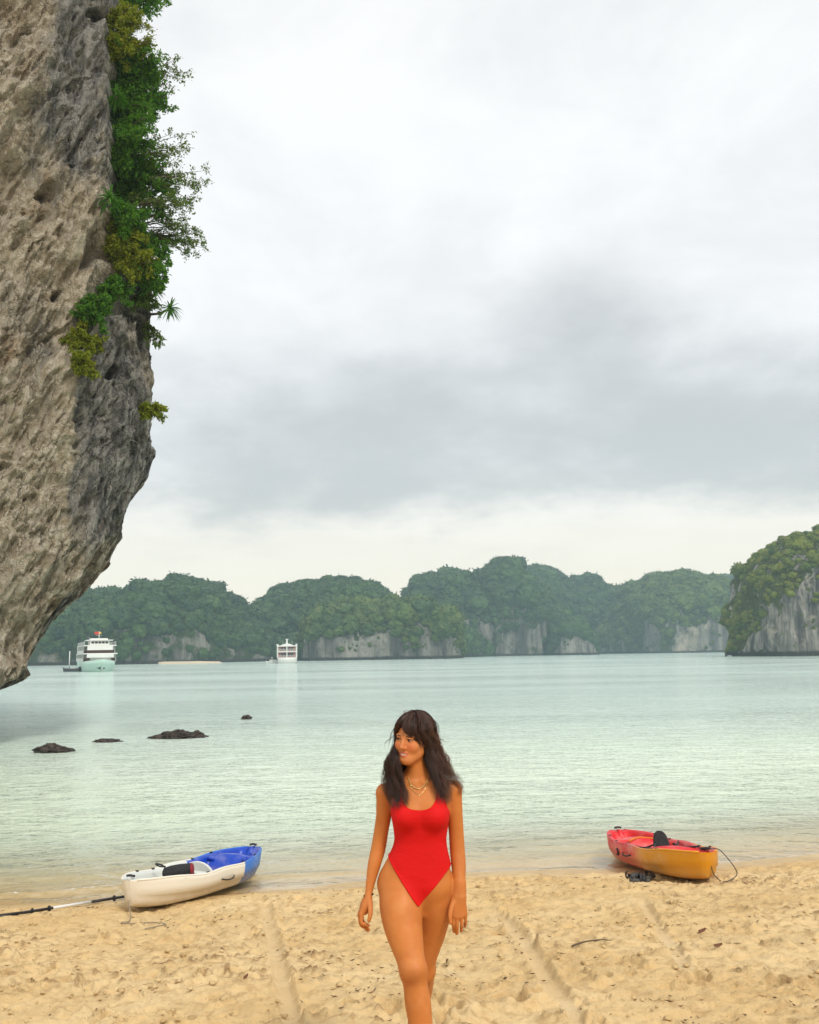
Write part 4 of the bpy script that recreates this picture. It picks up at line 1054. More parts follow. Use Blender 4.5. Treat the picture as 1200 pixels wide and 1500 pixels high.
# fringe parted left of centre, swept to both sides
for i in range(16):
    a = rh.uniform(-58, -14); k = (a + 58) / 44
    lock(over(a * .6, .003)[:2] + [Hp(-.040 + .012 * k, .066 + .012 * k, .084), Hp(-.058 + .012 * k, .070 + .008 * k, .052), Hp(-.069 + .010 * k, .058 + .006 * k, .018), Hp(-.076 + .010 * k, .036, -.030)], 14, .0030, tone=.2, wave=.002, ns=16)
for i in range(30):
    a = rh.uniform(-16, 60); k = (a + 16) / 76
    lock(over(a * .8, .004)[:3] + [Hp(.000 + .056 * k, .105 - .030 * k, .056 - .006 * k), Hp(.020 + .054 * k, .100 - .047 * k, .034 - .028 * k), Hp(.052 + .032 * k, .074 - .050 * k, .010 - .060 * k)], 14, .0036, tone=.2, wave=.002, ns=16)
# top layer and flyaways
for i in range(40):
    a = rh.uniform(-180, 180); lock(over(a, .003 + rh.uniform(0, .005)), 14, .005, tone=.6, wave=.002, ns=14)
for pts in ([(600, 1052), (592, 1043), (598, 1040)], [(604, 1050), (612, 1044), (618, 1048)], [(590, 1060), (577, 1078), (565, 1090), (563, 1098)], [(636, 1085), (648, 1084), (653, 1092)], [(580, 1062), (571, 1080), (569, 1104)], [(592, 1052), (584, 1058), (575, 1070)], [(640, 1100), (650, 1118), (660, 1130)], [(668, 1140), (676, 1152), (677, 1160)]):
    lock([J(a, b_, .0) for a, b_ in pts], 5, .0022, r0=.0007, tone=.55, wave=.002, ns=14)
HVa = np.vstack(HV); hair = mesh_np('hair', HVa - OFF, np.vstack(HF), MAT['hair'], person, attrs={'tone': ('FLOAT', np.concatenate(HT))})
hair['label'] = 'long dark brown wavy hair with a parted fringe'
# the dense mass of hair under the outer strands
hf = Field(HC - np.array([.20, .20, .30]), HC + np.array([.24, .24, .15]), .005)
hf.ell(Hp(.004, -.018, .034), (.0775, .098, .0885), .01, HR)
hf.ell(Hp(0, .075, -.045), (.062, .075, .095), .012, HR, cut=True)
hf.chain([(Hp(-.066, -.02, .02), .024), (J(578, 1112, .02), .026), (J(575, 1140, -.02), .028), (J(579, 1158, -.052), .021), (J(583, 1172, -.070), .010)], .02)
hf.chain([(Hp(.070, -.02, .02), .024), (J(632, 1112, .02), .026), (J(638, 1135, .0), .026), (J(645, 1152, -.03), .018), (J(648, 1166, -.05), .009)], .02)
hf.chain([(Hp(0, -.07, .0), .06), (J(610, 1140, .10), .055), (J(610, 1165, .11), .045)], .03)
hf.chain([(Hp(-.05, -.06, .0), .04), (J(590, 1120, .07), .04), (J(586, 1145, .07), .035)], .02); hf.chain([(Hp(.05, -.06, .0), .04), (J(630, 1120, .07), .045), (J(640, 1145, .06), .035)], .02)
V3, Q3 = surface_nets(hf.F, hf.lo, .005)
m, t, b = material('hair_underlayer'); pz = t.new('ShaderNodeNewGeometry').outputs['Position']
t.put(b.inputs['Base Color'], t.mix(t.noise(t.scale(pz, 1, 1, .15), 160, 3), (.008, .005, .006), (.030, .015, .012))); b.inputs['Roughness'].default_value = 1.0; b.inputs['Specular IOR Level'].default_value = 0.0
mesh_np('hair_underlayer', V3 - OFF, Q3, m, person, attrs={'tone': ('FLOAT', np.zeros(len(V3)))})

# ------------------------------------------------------------------ kayaks
def mat_kayak(name, near_c, far_c, edge, soft, deep=None):
    """roto-moulded plastic: two colours along the hull, scuffs and sand dust low down"""
    m, t, b = material(name); o = t.new('ShaderNodeTexCoord').outputs['Object']; s = t.new('ShaderNodeSeparateXYZ'); t.l.new(o, s.inputs[0])
    f = t.mapr(t.math('ADD', s.outputs[0], t.math('MULTIPLY', t.math('SUBTRACT', t.noise(o, 6, 4), .5), soft * 1.2)), edge - soft, edge + soft)
    c = t.mix(f, far_c, near_c)
    c = t.mix(t.mapr(t.noise(o, 3.0, 4, .6), .45, .75, 0, .22), c, (.80, .72, .62))
    scuff = t.mapr(t.noise(t.scale(o, 1.5, 6, 9), 5, 5, .7), .62, .72, 0, .45)
    c = t.mix(scuff, c, t.mix(1.0, c, (.55, .5, .42), 'MULTIPLY'))
    dirt = t.math('MULTIPLY', t.mapr(s.outputs[2], .10, .235, 1, 0), t.mapr(t.noise(o, 7, 5, .7), .3, .7, .5, 1.0))
    c = t.mix(t.math('MULTIPLY', dirt, .8), c, t.mix(.55, c, (.46, .30, .12)))
    t.put(b.inputs['Base Color'], c); t.put(b.inputs['Roughness'], t.mapr(t.noise(o, 14, 4), .3, .7, .32, .55))
    t.put(b.inputs['Normal'], t.bump(t.noise(o, 55, 4, .7), .3, .004))
    return m


MAT['kay_blue'] = mat_kayak('white_and_blue_plastic', (.80, .76, .66), (.022, .17, .62), -.46, .012)
MAT['kay_blue_in'] = mat_kayak('white_and_blue_plastic_inside', (.70, .72, .68), (.003, .055, .46), -.30, .012)
MAT['kay_red'] = mat_kayak('orange_and_red_plastic', (.74, .31, .008), (.74, .035, .045), .34, .26)
MAT['kay_red_in'] = mat_kayak('red_plastic_inside', (.66, .02, .025), (.70, .014, .02), 0, .4)
MAT['black_rub'] = plain('black_rubber', (.014, .014, .016), .55, var=.3); MAT['black_fab'] = plain('black_fabric', (.02, .02, .022), .85, var=.4, bump=.004)
MAT['red_fab'] = plain('red_fabric', (.24, .015, .025), .8, var=.3); MAT['white_pl'] = plain('white_plastic', (.74, .74, .70), .4, var=.15)
MAT['rope'] = plain('rope', (.34, .27, .18), .9, var=.4, vscale=60); MAT['rope_dk'] = plain('dark_rope', (.07, .055, .05), .9, var=.4, vscale=60)
MAT['alu'] = plain('pale_shaft', (.72, .73, .72), .35, var=.1); MAT['sole'] = plain('grey_sole', (.09, .085, .08), .8, var=.3)


def kayak(name, label, mat, mat_in, near_pt, far_pt, L, wells):
    """sit-on-top kayak; local x runs from the far end (-) to the near end (+)"""
    near_pt, far_pt = np.array(near_pt), np.array(far_pt)
    d = near_pt - far_pt; yaw_ = math.atan2(d[1], d[0]); pit_ = math.asin(d[2] / np.linalg.norm(d)); mid_ = (near_pt + far_pt) / 2
    root = empty(name, mid_, label, 'kayak', 'kayaks pulled up at the water', (0, -pit_, yaw_))
    h_ = L / 2; NS = 110; S = np.sin(np.linspace(-math.pi / 2, math.pi / 2, NS)) * .55 + np.linspace(-1, 1, NS) * .45
    hw = lambda s: .37 * np.clip(1 - np.abs(s) ** 3.2, 0, 1) ** .70 + .035
    sheer = lambda s: .305 + .065 * np.abs(s) ** 2.2 + .010 * np.cos(s * 9)
    keel = lambda s: .006 + .06 * np.abs(s) ** 7 + .018 * np.abs(s) ** 2
    rings, inner = [], []
    for s in S:
        w_, zs, zk = hw(s), sheer(s), keel(s); H_ = zs - zk; x_ = h_ * s
        rake = .10 * np.sign(s) * np.abs(s) ** 6
        q_ = [(0, 0), (.22, .012), (.52, .05), (.74, .13), (.85, .27), (.90, .44), (.965, .465), (.99, .72), (1.0, .88), (1.0, .95), (.985, .985), (.955, 1.0)]
        half = [(x_ + rake * v, w_ * u_, zk + H_ * v) for u_, v in q_]
        rings.append([(a, -b_, c) for a, b_, c in half[::-1]] + half[1:])
        # well: rim, wall, floor
        dp = 0.0; rim = .055
        for (a0, a1, dd_, sf) in wells:
            k_ = np.clip((s - a0) / sf, 0, 1) * np.clip((a1 - s) / sf, 0, 1); k_ = k_ * k_ * (3 - 2 * k_); dp = max(dp, dd_ * k_)
        wi = max(w_ * .955 - rim, w_ * .35); hump = .018 * (1 - min(1, dp / .05))
        pr = [(w_ * .955, 0.0), (w_ * .93, .008), (wi + .012, .006), (wi, -.008 - dp * .12), (wi - .018, -dp * .55), (wi - .035, -dp * .88), (max(wi - .075, .0), -dp), (wi * .35, -dp + hump), (0, -dp + hump * 1.2)]
        pr = [(max(u_, 0), v) for u_, v in pr]
        half = [(x_ + rake, u_, zs + v) for u_, v in pr]
        inner.append([(a, -b_, c) for a, b_, c in half] + half[-2::-1])
    hb = MB().loft(rings, closed=False, cap=False); hull = hb.build('hull', mat, root, True)
    for k in (0, -1):                                              # rounded stems
        r = rings[k]; c = np.mean(r, 0)
        e = MB(); e.add(r + [tuple(c + np.array([math.copysign(.012, c[0]), 0, 0]))], [(i, i + 1, len(r)) if k else (i + 1, i, len(r)) for i in range(len(r) - 1)] + [(len(r) - 1, 0, len(r)) if k else (0, len(r) - 1, len(r))])
        e.build('stem', mat, root, True)
    MB().loft(inner, closed=False, cap=False).build('deck', mat_in, root, True)
    # rub rail, side handles, end toggles
    for sg in (-1, 1):
        MB().tube([(h_ * s + .1 * np.sign(s) * abs(s) ** 6, sg * hw(s) * .962, sheer(s) + .004) for s in np.linspace(-.975, .975, 60)], .013, 8).build('rub_rail', mat, root, True)
        hd = MB(); hd.tube([(-.16, sg * (hw(0) + .004), .20), (-.10, sg * (hw(0) + .03), .185), (.0, sg * (hw(0) + .034), .18), (.08, sg * (hw(0) + .03), .185), (.14, sg * (hw(0) + .004), .20)], .009, 8)
        hd.build('side_handle', MAT['black_rub'], root, True)
        for s in (-.62, -.34, .30, .58):
            MB().box(h_ * s - .02, h_ * s + .02, sg * hw(s) * .93 - .014, sg * hw(s) * .93 + .014, sheer(s) + .006, sheer(s) + .024).build('strap_eye', MAT['black_rub'], root, True, .004)
        tg = MB().tube([(sg * (h_ + .03), -.05, sheer(1) + .035), (sg * (h_ + .05), 0, sheer(1) + .045), (sg * (h_ + .03), .05, sheer(1) + .035)], .013, 8); tg.build('end_toggle', MAT['black_rub'], root, True)
    return root, hw, sheer, keel, h_


def seat_pad(root, x_, z_, w_, mat, name='seat_pad'):
    c = MB(); n = 28
    for (k, zz_, r) in ((0, 0, 1), (1, .03, 1.0), (2, .05, .9)):
        pass
    rings = [[(x_ + .17 * r * math.cos(a), w_ * r * math.sin(a), z_ + zz_) for a in np.linspace(0, 2 * math.pi, n, endpoint=False)] for zz_, r in ((0, 1), (.028, 1.0), (.045, .93), (.046, .7), (.036, .4))]
    c.loft(rings, True, True); return c.build(name, mat, root, True)


# blue and white kayak with its near end up the sand
nb = PG(196, 1336); fb = PW(364, 1284, -.04)
kb1, hw, sheer, keel, h_ = kayak('kayak', 'white and blue sit on top kayak drawn up beside the paddle', MAT['kay_blue'], MAT['kay_blue_in'], nb + np.array([0, 0, -.012]), fb, float(np.linalg.norm(nb - fb)) * 1.05,
             [(.08, .93, .20, .10), (-.56, .12, .24, .12), (-.93, -.62, .20, .09)])

def seat_back(root, x_, z_, w_, hgt, lean, mat, name='seat_back'):
    rings = []
    for dx, k in ((0, .96), (.0, 1.0), (.035, 1.0), (.035, .93), (.022, .6)):
        rings.append([(x_ + dx + lean * max(0, math.sin(a)) * k, w_ * k * math.cos(a), z_ + hgt * k * max(-.25, math.sin(a))) for a in np.linspace(0, 2 * math.pi, 28, endpoint=False)])
    return MB().loft(rings).build(name, mat, root, True)
seat_back(kb1, -.03, .20, .21, .17, .05, MAT['white_pl']); seat_back(kb1, .20, .19, .13, .15, .05, MAT['white_pl'], 'hatch_cover')
sd_ = MB().loft([[( -.60 * h_ + a, -.30 + .02 * math.sin(k), sheer(-.6) + b_) for a, b_ in ((-.05, -.10), (.05, -.10), (.04, .012), (-.04, .012))] for k in range(2)], True, True)
for sg in (-1, 1):
    MB().tube([(h_ * s, sg * (hw(s) - .10 + .06 * math.sin(i * .9)), sheer(s) - .05 + .045 * math.cos(i * .9)) for i, s in enumerate(np.linspace(-.66, -.50, 8))], .030, 8).build('seat_wing', MAT['kay_blue_in'], kb1, True)
rp = MB(); c0 = np.array([h_ + .04, .0, sheer(1) + .02]); inv = np.linalg.inv(np.array(Matrix.LocRotScale(kb1.location, kb1.rotation_euler, None)))
tol = lambda w_: (inv @ np.append(w_, 1))[:3]
def on_sand(px, py, up=.008):
    q_ = PG(px, py); q_[2] = max(base_z(q_[0], q_[1]), sand_z(q_[0], q_[1])) + up; return q_
pts = [c0, c0 + np.array([.02, 0, -.10])] + [tol(on_sand(188, 1338, .10)), tol(on_sand(191, 1350)), tol(on_sand(178, 1354)), tol(on_sand(190, 1358)), tol(on_sand(222, 1354)), tol(on_sand(243, 1359)), tol(on_sand(230, 1364)), tol(on_sand(212, 1366))]
rp.tube(curve_pts(pts, 90), .0065, 8); rp.build('rope', MAT['rope'], kb1, True)
# bag lying in its near well
bw = Matrix.LocRotScale(kb1.location, kb1.rotation_euler, None)
bg_c = bw @ Vector((.46, .02, .315)); bag = empty('dry_bag', bg_c, 'black bag with a red end lying in the white kayak', 'bag', None, (0, -.1, kb1.rotation_euler[2] + 2.0))
rings = [[(x_, .10 * r * math.cos(a) * (1 + .12 * math.sin(3 * a + x_ * 9)), .075 * r * math.sin(a)) for a in np.linspace(0, 2 * math.pi, 20, endpoint=False)] for x_, r in ((-.20, .35), (-.18, .8), (-.10, 1.0), (.0, 1.05), (.13, .98))]
MB().loft(rings).build('sack', MAT['black_fab'], bag, True)
rings = [[(x_, .10 * r * math.cos(a), .075 * r * math.sin(a)) for a in np.linspace(0, 2 * math.pi, 20, endpoint=False)] for x_, r in ((.131, .99), (.145, .93), (.158, .75), (.164, .35))]
MB().loft(rings).build('end_panel', MAT['red_fab'], bag, True)
MB().tube(curve_pts([(-.17, .0, .07), (-.22, .03, .10), (-.27, .0, .12), (-.22, -.03, .09), (-.16, 0, .075)], 20), .010, 6).build('strap', MAT['black_fab'], bag, True)

# orange and red kayak
nr_ = PG(1034, 1296); fr_ = PW(912, 1256, -.04)
kr, hw, sheer, keel, h_ = kayak('kayak', 'orange and red sit on top kayak with a black seat back', MAT['kay_red'], MAT['kay_red_in'], nr_ + np.array([0, 0, .0]), fr_, float(np.linalg.norm(nr_ - fr_)) * 1.05,
             [(.32, .90, .15, .10), (-.42, .24, .24, .11), (-.93, -.50, .22, .09)])
bk = MB()
rings = [[(.22 - .10 * v + .012 * k, (.10 * (1 - v ** 4) ** .5 + .012) * math.copysign(abs(math.cos(a)) ** .7, math.cos(a)), .12 + .36 * v + 0 * k) for a, k in zip(np.linspace(0, 2 * math.pi, 20, endpoint=False), [2.2 * math.sin(a) for a in np.linspace(0, 2 * math.pi, 20, endpoint=False)])] for v in 1 - (1 - np.linspace(0, 1, 14)) ** 1.6]
bk.loft(rings).build('seat_back', MAT['black_fab'], kr, True)
seat_pad(kr, -.02, .07, .17, MAT['black_rub'])
for sg in (-1, 1):
    MB().tube(curve_pts([(.26, sg * .12, .33), (.10, sg * .22, .28), (-.18, sg * (hw(-.15) - .05), sheer(-.15) + .01)], 16), .012, 6).build('strap', MAT['black_rub'], kr, True)
    MB().tube(curve_pts([(.27, sg * .12, .33), (.42, sg * .19, .30), (.56, sg * (hw(.4) - .05), sheer(.4) + .012)], 16), .012, 6).build('strap', MAT['black_rub'], kr, True)
MB().tube(curve_pts([(-.62, -.17, sheer(-.5) - .02), (-.66, -.05, sheer(-.5) + .015), (-.70, .05, sheer(-.5) + .015), (-.64, .19, sheer(-.5) - .0)], 16), .012, 6).build('bungee', plain('orange_cord', (.70, .22, .02), .7), kr, True)
hc = MB(); xh = -.42; side = -1 if abs((bw.to_euler().z)) < 9 else 1
for sg in (-1, 1):
    ring0 = [(xh + .055 * math.cos(a), sg * (hw(xh / h_) * .985 - .004), .19 + .05 * math.sin(a)) for a in np.linspace(0, 2 * math.pi, 18, endpoint=False)]
    ring1 = [(xh + .048 * math.cos(a), sg * (hw(xh / h_) * .985 + .016), .19 + .044 * math.sin(a)) for a in np.linspace(0, 2 * math.pi, 18, endpoint=False)]
    pg = MB().loft([ring0, ring1]).build('handle_cup', MAT['black_rub'], kr, True)
    MB().loft([[(xh + .026 * math.cos(a), sg * (hw(xh / h_) * .985 + o_), .19 + .024 * math.sin(a)) for a in np.linspace(0, 2 * math.pi, 14, endpoint=False)] for o_ in (.014, .021)]).build('plug', MAT['kay_red_in'], pg, True)
inv = np.linalg.inv(np.array(Matrix.LocRotScale(kr.location, kr.rotation_euler, None)))
q0 = np.array([h_ + .05, 0, sheer(1) + .03])
P_ = lambda px, py, Y_: tol(P(px, py, Y_))
yk = nr_[1]
pts = [q0, P_(1052, 1244, yk - .05), P_(1065, 1256, yk - .10), P_(1077, 1272, yk - .12), tol(on_sand(1080, 1288, .04)), tol(on_sand(1072, 1299)), tol(on_sand(1060, 1301)), tol(on_sand(1051, 1296, .05)), P_(1044, 1276, yk - .1), P_(1040, 1255, yk - .04), q0 + np.array([.01, .02, -.02])]
MB().tube(curve_pts(pts, 90), .0055, 8).build('rope', MAT['rope_dk'], kr, True)
MB().box(h_ - .10, h_ + .055, -.03, .03, sheer(1) + .012, sheer(1) + .04).build('scuff_cap', MAT['black_rub'], kr, True, .012)

# ------------------------------------------------------------------ paddle lying on the wet sand
pa_, pb_ = on_sand(-62, 1358, .02), on_sand(184, 1317, .03)
pd = empty('paddle', pa_, 'double ended kayak paddle with black and white shaft lying on wet sand', 'paddle'); ax = pb_ - pa_; Lp = np.linalg.norm(ax); ax = ax / Lp
at_ = lambda k: ax * Lp * k
def seg(name, a, b_, r, mat): return MB().tube([at_(a), at_(b_)], r, 12).build(name, mat, pd, True)
seg('shaft', .20, .52, .016, MAT['black_rub']); seg('shaft', .52, .76, .0165, MAT['alu']); seg('shaft', .76, 1.02, .016, MAT['black_rub'])
for k in (.40, .50, .92): MB().tube([at_(k - .004), at_(k), at_(k + .004)], [.02, .034, .02], 16).build('drip_ring', MAT['black_rub'], pd, True)
pr_ = np.cross(ax, [0, 0, 1.0]); pr_ /= np.linalg.norm(pr_)
for (a, b_) in ((.34, -.12), (.98, 1.42)):
    rings = []
    for k in np.linspace(0, 1, 14):
        w_ = .018 + .075 * math.sin(min(1, k * 1.25) * math.pi * .62) * (1 - .5 * max(0, k - .8) / .2); c = at_(a + (b_ - a) * k) + np.array([0, 0, -.004 * k])
        rings.append([c + pr_ * w_ * u_ + np.array([0, 0, .010 * (1 - u_ * u_) * (1 if e > 0 else -.2) + .014 * u_ * u_]) for u_, e in ((-1, 1), (-.5, 1), (0, 1), (.5, 1), (1, 1), (.5, -1), (0, -1), (-.5, -1))])
    MB().loft(rings).build('blade', MAT['black_rub'], pd, True)

# ------------------------------------------------------------------ sandals by the orange kayak
def sandal(px, py, rot, label, lean=0.0):
    c = on_sand(px, py, .004); o = empty('sandal', c, label, 'sandal', 'sandals left by the orange kayak', (lean, 0, rot)); n = 26
    def outline(t_): return (.125 * math.cos(t_), (.047 + .008 * math.cos(t_)) * math.sin(t_) - .010 * math.cos(2 * t_))
    r = lambda z_, k: [(outline(a)[0] * k, outline(a)[1] * k, z_ + .012 * (outline(a)[0] < -.02) * 1.0) for a in np.linspace(0, 2 * math.pi, n, endpoint=False)]
    MB().loft([r(0, .97), r(.006, 1), r(.024, 1), r(.028, .95)]).build('sole', MAT['sole'], o, True)
    for x_, hh in ((.055, .062), (.015, .070)):
        MB().loft([[(x_ + dx, .052 * math.cos(a), .020 + hh * math.sin(a) * k) for a in np.linspace(0, math.pi, 12)] for dx, k in ((-.016, 1.0), (.016, 1.0), (.016, .94), (-.016, .94), (-.016, 1.0))], False, False).build('strap', MAT['black_rub'], o, True)
    MB().loft([[(-.10 + .05 * math.sin(a) * 0 - .055 * abs(math.sin(a)) * .4 + dx, .05 * math.cos(a), .05 + .045 * math.sin(a)) for a in np.linspace(0, math.pi, 12)] for dx in (-.008, .008, .012, -.004, -.008)], False, False).build('heel_strap', MAT['black_rub'], o, True)
sandal(937, 1296, .15, 'dark strappy sandal lying flat in front of its pair'); sandal(950, 1290, .75, 'dark strappy sandal lying behind its pair beside the orange hull')
sandal(935, 1289, -.6, 'dark strappy sandal tipped on its side next to the pair', .9)

# ------------------------------------------------------------------ rocks awash in the bay
m, t, b = material('barnacled_rock'); p = t.new('ShaderNodeNewGeometry').outputs['Position']
c = t.mix(t.mapr(t.noise(p, 6, 5, .7), .4, .65), (.022, .016, .014), (.085, .060, .048)); c = t.mix(t.mapr(t.noise(p, 22, 4, .7), .58, .7, 0, .6), c, (.24, .20, .16))
sp = t.new('ShaderNodeSeparateXYZ'); t.l.new(p, sp.inputs[0]); t.put(b.inputs['Base Color'], c); t.put(b.inputs['Roughness'], t.mapr(sp.outputs[2], .0, .12, .25, .85)); t.put(b.inputs['Normal'], t.bump(t.noise(p, 30, 4, .7), 1, .03)); MAT['rock'] = m
def sea_rock(px0, px1, pyb, pyt, label, seed, tilt_=0.0):
    c = PW((px0 + px1) / 2, pyb - 1.5); W = (px1 - px0) / F_PX * c[1] * .9; H_ = (pyb - pyt) / F_PX * c[1] * .50
    bm = bmesh.new(); bmesh.ops.create_icosphere(bm, subdivisions=6, radius=1); Vv = np.array([v.co[:] for v in bm.verts]); Ff = np.array([[v.index for v in f_.verts] for f_ in bm.faces]); bm.free()
    q_ = Vv * np.array([W / 2, W * .26 + .1, H_]); k = W / 1.2
    dsp = .30 * fbm(Vv * 2.6 + seed, 3, seed=seed) + .26 * fbm(q_ * 6 + seed, 3, .6, seed=seed + 2, ridged=True) / max(k, .7) + .13 * fbm(q_ * 17, 2, seed=seed + 5)
    q_ = q_ * (1 + dsp)[:, None]; q_[:, 2] = np.where(q_[:, 2] > 0, np.abs(q_[:, 2]) ** .9 * (1 + tilt_ * q_[:, 0] / (W / 2)), q_[:, 2] * 2.0)
    q_[:, 2] *= 1 + .45 * fbm(np.stack([q_[:, 0] * 3, q_[:, 1] * 3, q_[:, 2] * 0], 1), 2, seed=seed + 9)
    o = mesh_np('sea_rock', q_, Ff, MAT['rock']); o.location = (c[0], c[1], -.02); tag(o, label, 'rock', 'dark rocks awash in the bay')
sea_rock(52, 106, 1103, 1089, 'squat dark barnacled rock closest to the cliff base', 3, -.2)
sea_rock(139, 178, 1088, 1082, 'flat low dark rock barely above the water between two larger ones', 5)
sea_rock(221, 302, 1082, 1067, 'long dark barnacled rock rising towards one end', 7, .35)
sea_rock(354, 368, 1055, 1046, 'single small dark boulder out alone in the bay', 9)

# ------------------------------------------------------------------ boats anchored in the bay
MAT['ship_white'] = plain('ship_white_paint', (.78, .78, .74), .45, var=.10, vscale=.6); MAT['mint'] = plain('mint_hull_paint', (.54, .74, .64), .45, var=.10, vscale=.5)
MAT['ship_dark'] = plain('dark_bottom_paint', (.045, .05, .055), .6, var=.3, vscale=1); MAT['ship_brown'] = plain('varnished_wood', (.20, .075, .045), .5, var=.3, vscale=1.5)
MAT['ship_red'] = plain('red_brown_wood', (.36, .11, .07), .5, var=.3, vscale=1.5); MAT['ship_glass'] = plain('dark_window_glass', (.03, .035, .04), .12, var=.2, vscale=2); MAT['flag_red'] = plain('red_flag_cloth', (.62, .05, .02), .8, var=.2, vscale=3)
MAT['flag_yellow'] = plain('yellow_cloth', (.80, .50, .04), .8); MAT['steel'] = plain('ship_steel', (.45, .46, .46), .5, .4)


def hull_loft(L, B, deck, bow_rise, flare, z0=-.8, blunt=False):
    """displacement hull; y forward, origin amidships at the waterline"""
    rings = []
    for s in np.linspace(-1, 1, 26):
        y_ = s * L / 2; w_ = B / 2 * (1 - max(0, (s - .25) / .75) ** 2.2) * (1 - .10 * max(0, (-s - .7) / .3)) + .04
        zt = deck + bow_rise * max(0, s) ** 3; wl = w_ * (1 - flare * max(0, s) ** 1.5); rk = .08 * L * max(0, s) ** 3
        half = [(wl * .55, y_ - rk * .9, z0), (wl * .92, y_ - rk * .6, z0 * .2), (wl, y_ - rk * .45, .35), (w_ * .97, y_ - rk * .12, zt * .65), (w_, y_, zt)]
        rings.append([(-a, b_, c) for a, b_, c in half[::-1]] + half)
    return rings


def ship_root(name, px, py, yaw_, label):
    c = PW(px, py); return empty(name, (c[0], c[1], 0), label, 'ship', None, (0, 0, yaw_)), c


def rail(par, x0, y0, x1, y1, z_, h_, n):
    m_ = MB()
    for k in range(3): m_.tube([(x0, y0, z_ + h_ * (k + 1) / 3), (x1, y1, z_ + h_ * (k + 1) / 3)], .035, 5)
    for i in range(n + 1): t_ = i / n; m_.tube([(x0 + (x1 - x0) * t_, y0 + (y1 - y0) * t_, z_), (x0 + (x1 - x0) * t_, y0 + (y1 - y0) * t_, z_ + h_)], .035, 5)
    m_.build('railing', MAT['ship_white'], par, True)


# cruise ship seen from the bow
s1, c1_ = ship_root('cruise_ship', 140, 984.3, math.pi + .3217 + .07, 'white cruise ship with a mint green bow facing the beach'); s1.location[0] -= 14 * .30; s1.location[1] += 14 * .95
R_ = hull_loft(32, 7.4, 2.45, .55, .45)
hl = MB().loft(R_, True, True).build('hull', MAT['mint'], s1, True)
MB().loft([[(a * 1.004, b_ + (.03 if b_ > 10 else 0), c) for a, b_, c in ((-r[3][0] * 0 + r[4][0] * 1.0, r[4][1], -.3), (r[3][0] * 1.01, r[3][1] + .03, .25), (r[2][0] * 1.02, r[2][1] + .05, .75), (r[7][0] * 1.02, r[7][1] + .05, .75), (r[6][0] * 1.01, r[6][1] + .03, .25), (r[5][0], r[5][1], -.3))] for r in R_], False, False).build('boot_stripe', MAT['ship_dark'], s1, True)
for sg in (-1, 1): MB().loft([[(sg * (.25 + .75 * k), 14.6 - 1.5 * k + .05 * e, 1.25 - .5 * k * 0 + zz_) for k, zz_ in ((0, 0), (1, .35), (1, -.35), (0, -.7))] for e in (0, 6)]).build('anchor_recess', MAT['ship_dark'], s1)
MB().tube([(-.1, 15.6, 1.0), (-.35, 16.6, -.1)], .06, 5).build('anchor_chain', MAT['steel'], s1)
for k, (z_, y0, y1, hb) in enumerate(((2.45, -15, 9.5, 3.55), (4.45, -15, 8.2, 3.4))):
    MB().box(-hb + .7, hb - .7, y0 + .3, y1 - .3, z_, z_ + 1.75).build('cabin', MAT['ship_brown'], s1, False)
    MB().box(-hb - .15, hb + .15, y0, y1 + 1.0, z_ + 1.752, z_ + 2.0).build('deck', MAT['ship_white'], s1, False, .05)
    for sg in (-1, 1):
        for yy_ in np.linspace(y0 + .6, y1 - .4, 9):
            MB().box(sg * (hb - .68) - .03, sg * (hb - .68) + .03, yy_ - .8, yy_ + .8, z_ + .55, z_ + 1.5).build('window', MAT['ship_glass'], s1)
            MB().box(sg * hb - .07, sg * hb + .07, yy_ - 1.35, yy_ - 1.22, z_, z_ + 1.752).build('post', MAT['ship_white'], s1)
        MB().box(sg * hb - .05, sg * hb + .05, y0, y1 - 2, z_ + .02, z_ + .75).build('bulwark', MAT['ship_white'], s1)
for i in range(7): MB().box(-2.55 + i * .74, -1.95 + i * .74, 9.19, 9.26, 3.0, 3.85).build('window', MAT['ship_glass'], s1)
MB().box(-2.9, 2.9, 9.6, 10.55, 3.35, 4.38).build('front_bulwark', MAT['ship_white'], s1, False, .05)
for i in range(6): MB().box(-2.6 + i * .88, -1.85 + i * .88, 7.89, 7.96, 5.05, 5.75).build('window', MAT['ship_glass'], s1)
MB().box(-2.75, 2.75, 8.5, 9.25, 5.2, 6.2).build('front_bulwark', MAT['ship_white'], s1, False, .05)
wh = MB().box(-2.1, 2.1, 1.5, 7.2, 6.452, 7.55).build('wheelhouse', MAT['ship_white'], s1, False, .06)
for i in range(5): MB().box(-1.85 + i * .76, -1.25 + i * .76, 7.19, 7.26, 6.85, 7.35).build('window', MAT['ship_glass'], wh)
MB().box(-2.9, 2.9, 1.0, 7.7, 7.552, 7.75).build('roof', MAT['ship_white'], s1, False, .05); MB().box(-1.9, 1.9, 1.6, 6.0, 7.752, 8.15).build('roof_locker', MAT['ship_white'], s1, False, .06)
MB().tube([(0, 5, 8.1), (0, 5, 9.9)], .07, 6).build('mast', MAT['ship_white'], s1); MB().tube([(-.6, 5, 8.9), (.6, 5, 8.9)], .05, 5).build('mast_arm', MAT['steel'], s1)
MB().loft([[(x_, 5.05 + .12 * math.sin(x_ * 4), z_) for x_ in np.linspace(.05, 1.0, 8)] for z_ in (9.15, 9.8)], False, False).build('flag', MAT['flag_red'], s1, True)
MB().box(-.45, -.08, 5.0, 5.04, 9.3, 9.75).build('pennant', MAT['flag_yellow'], s1)
for a in ((-3.4, -14.5, -3.4, 8.8, 6.45), (3.4, -14.5, 3.4, 8.8, 6.45), (-2.2, 10.6, -.1, 15.2, 2.65), (2.2, 10.6, .1, 15.2, 2.65)): rail(s1, a[0], a[1], a[2], a[3], a[4], .85, 9)
s1.scale = (.98, 1, .90)

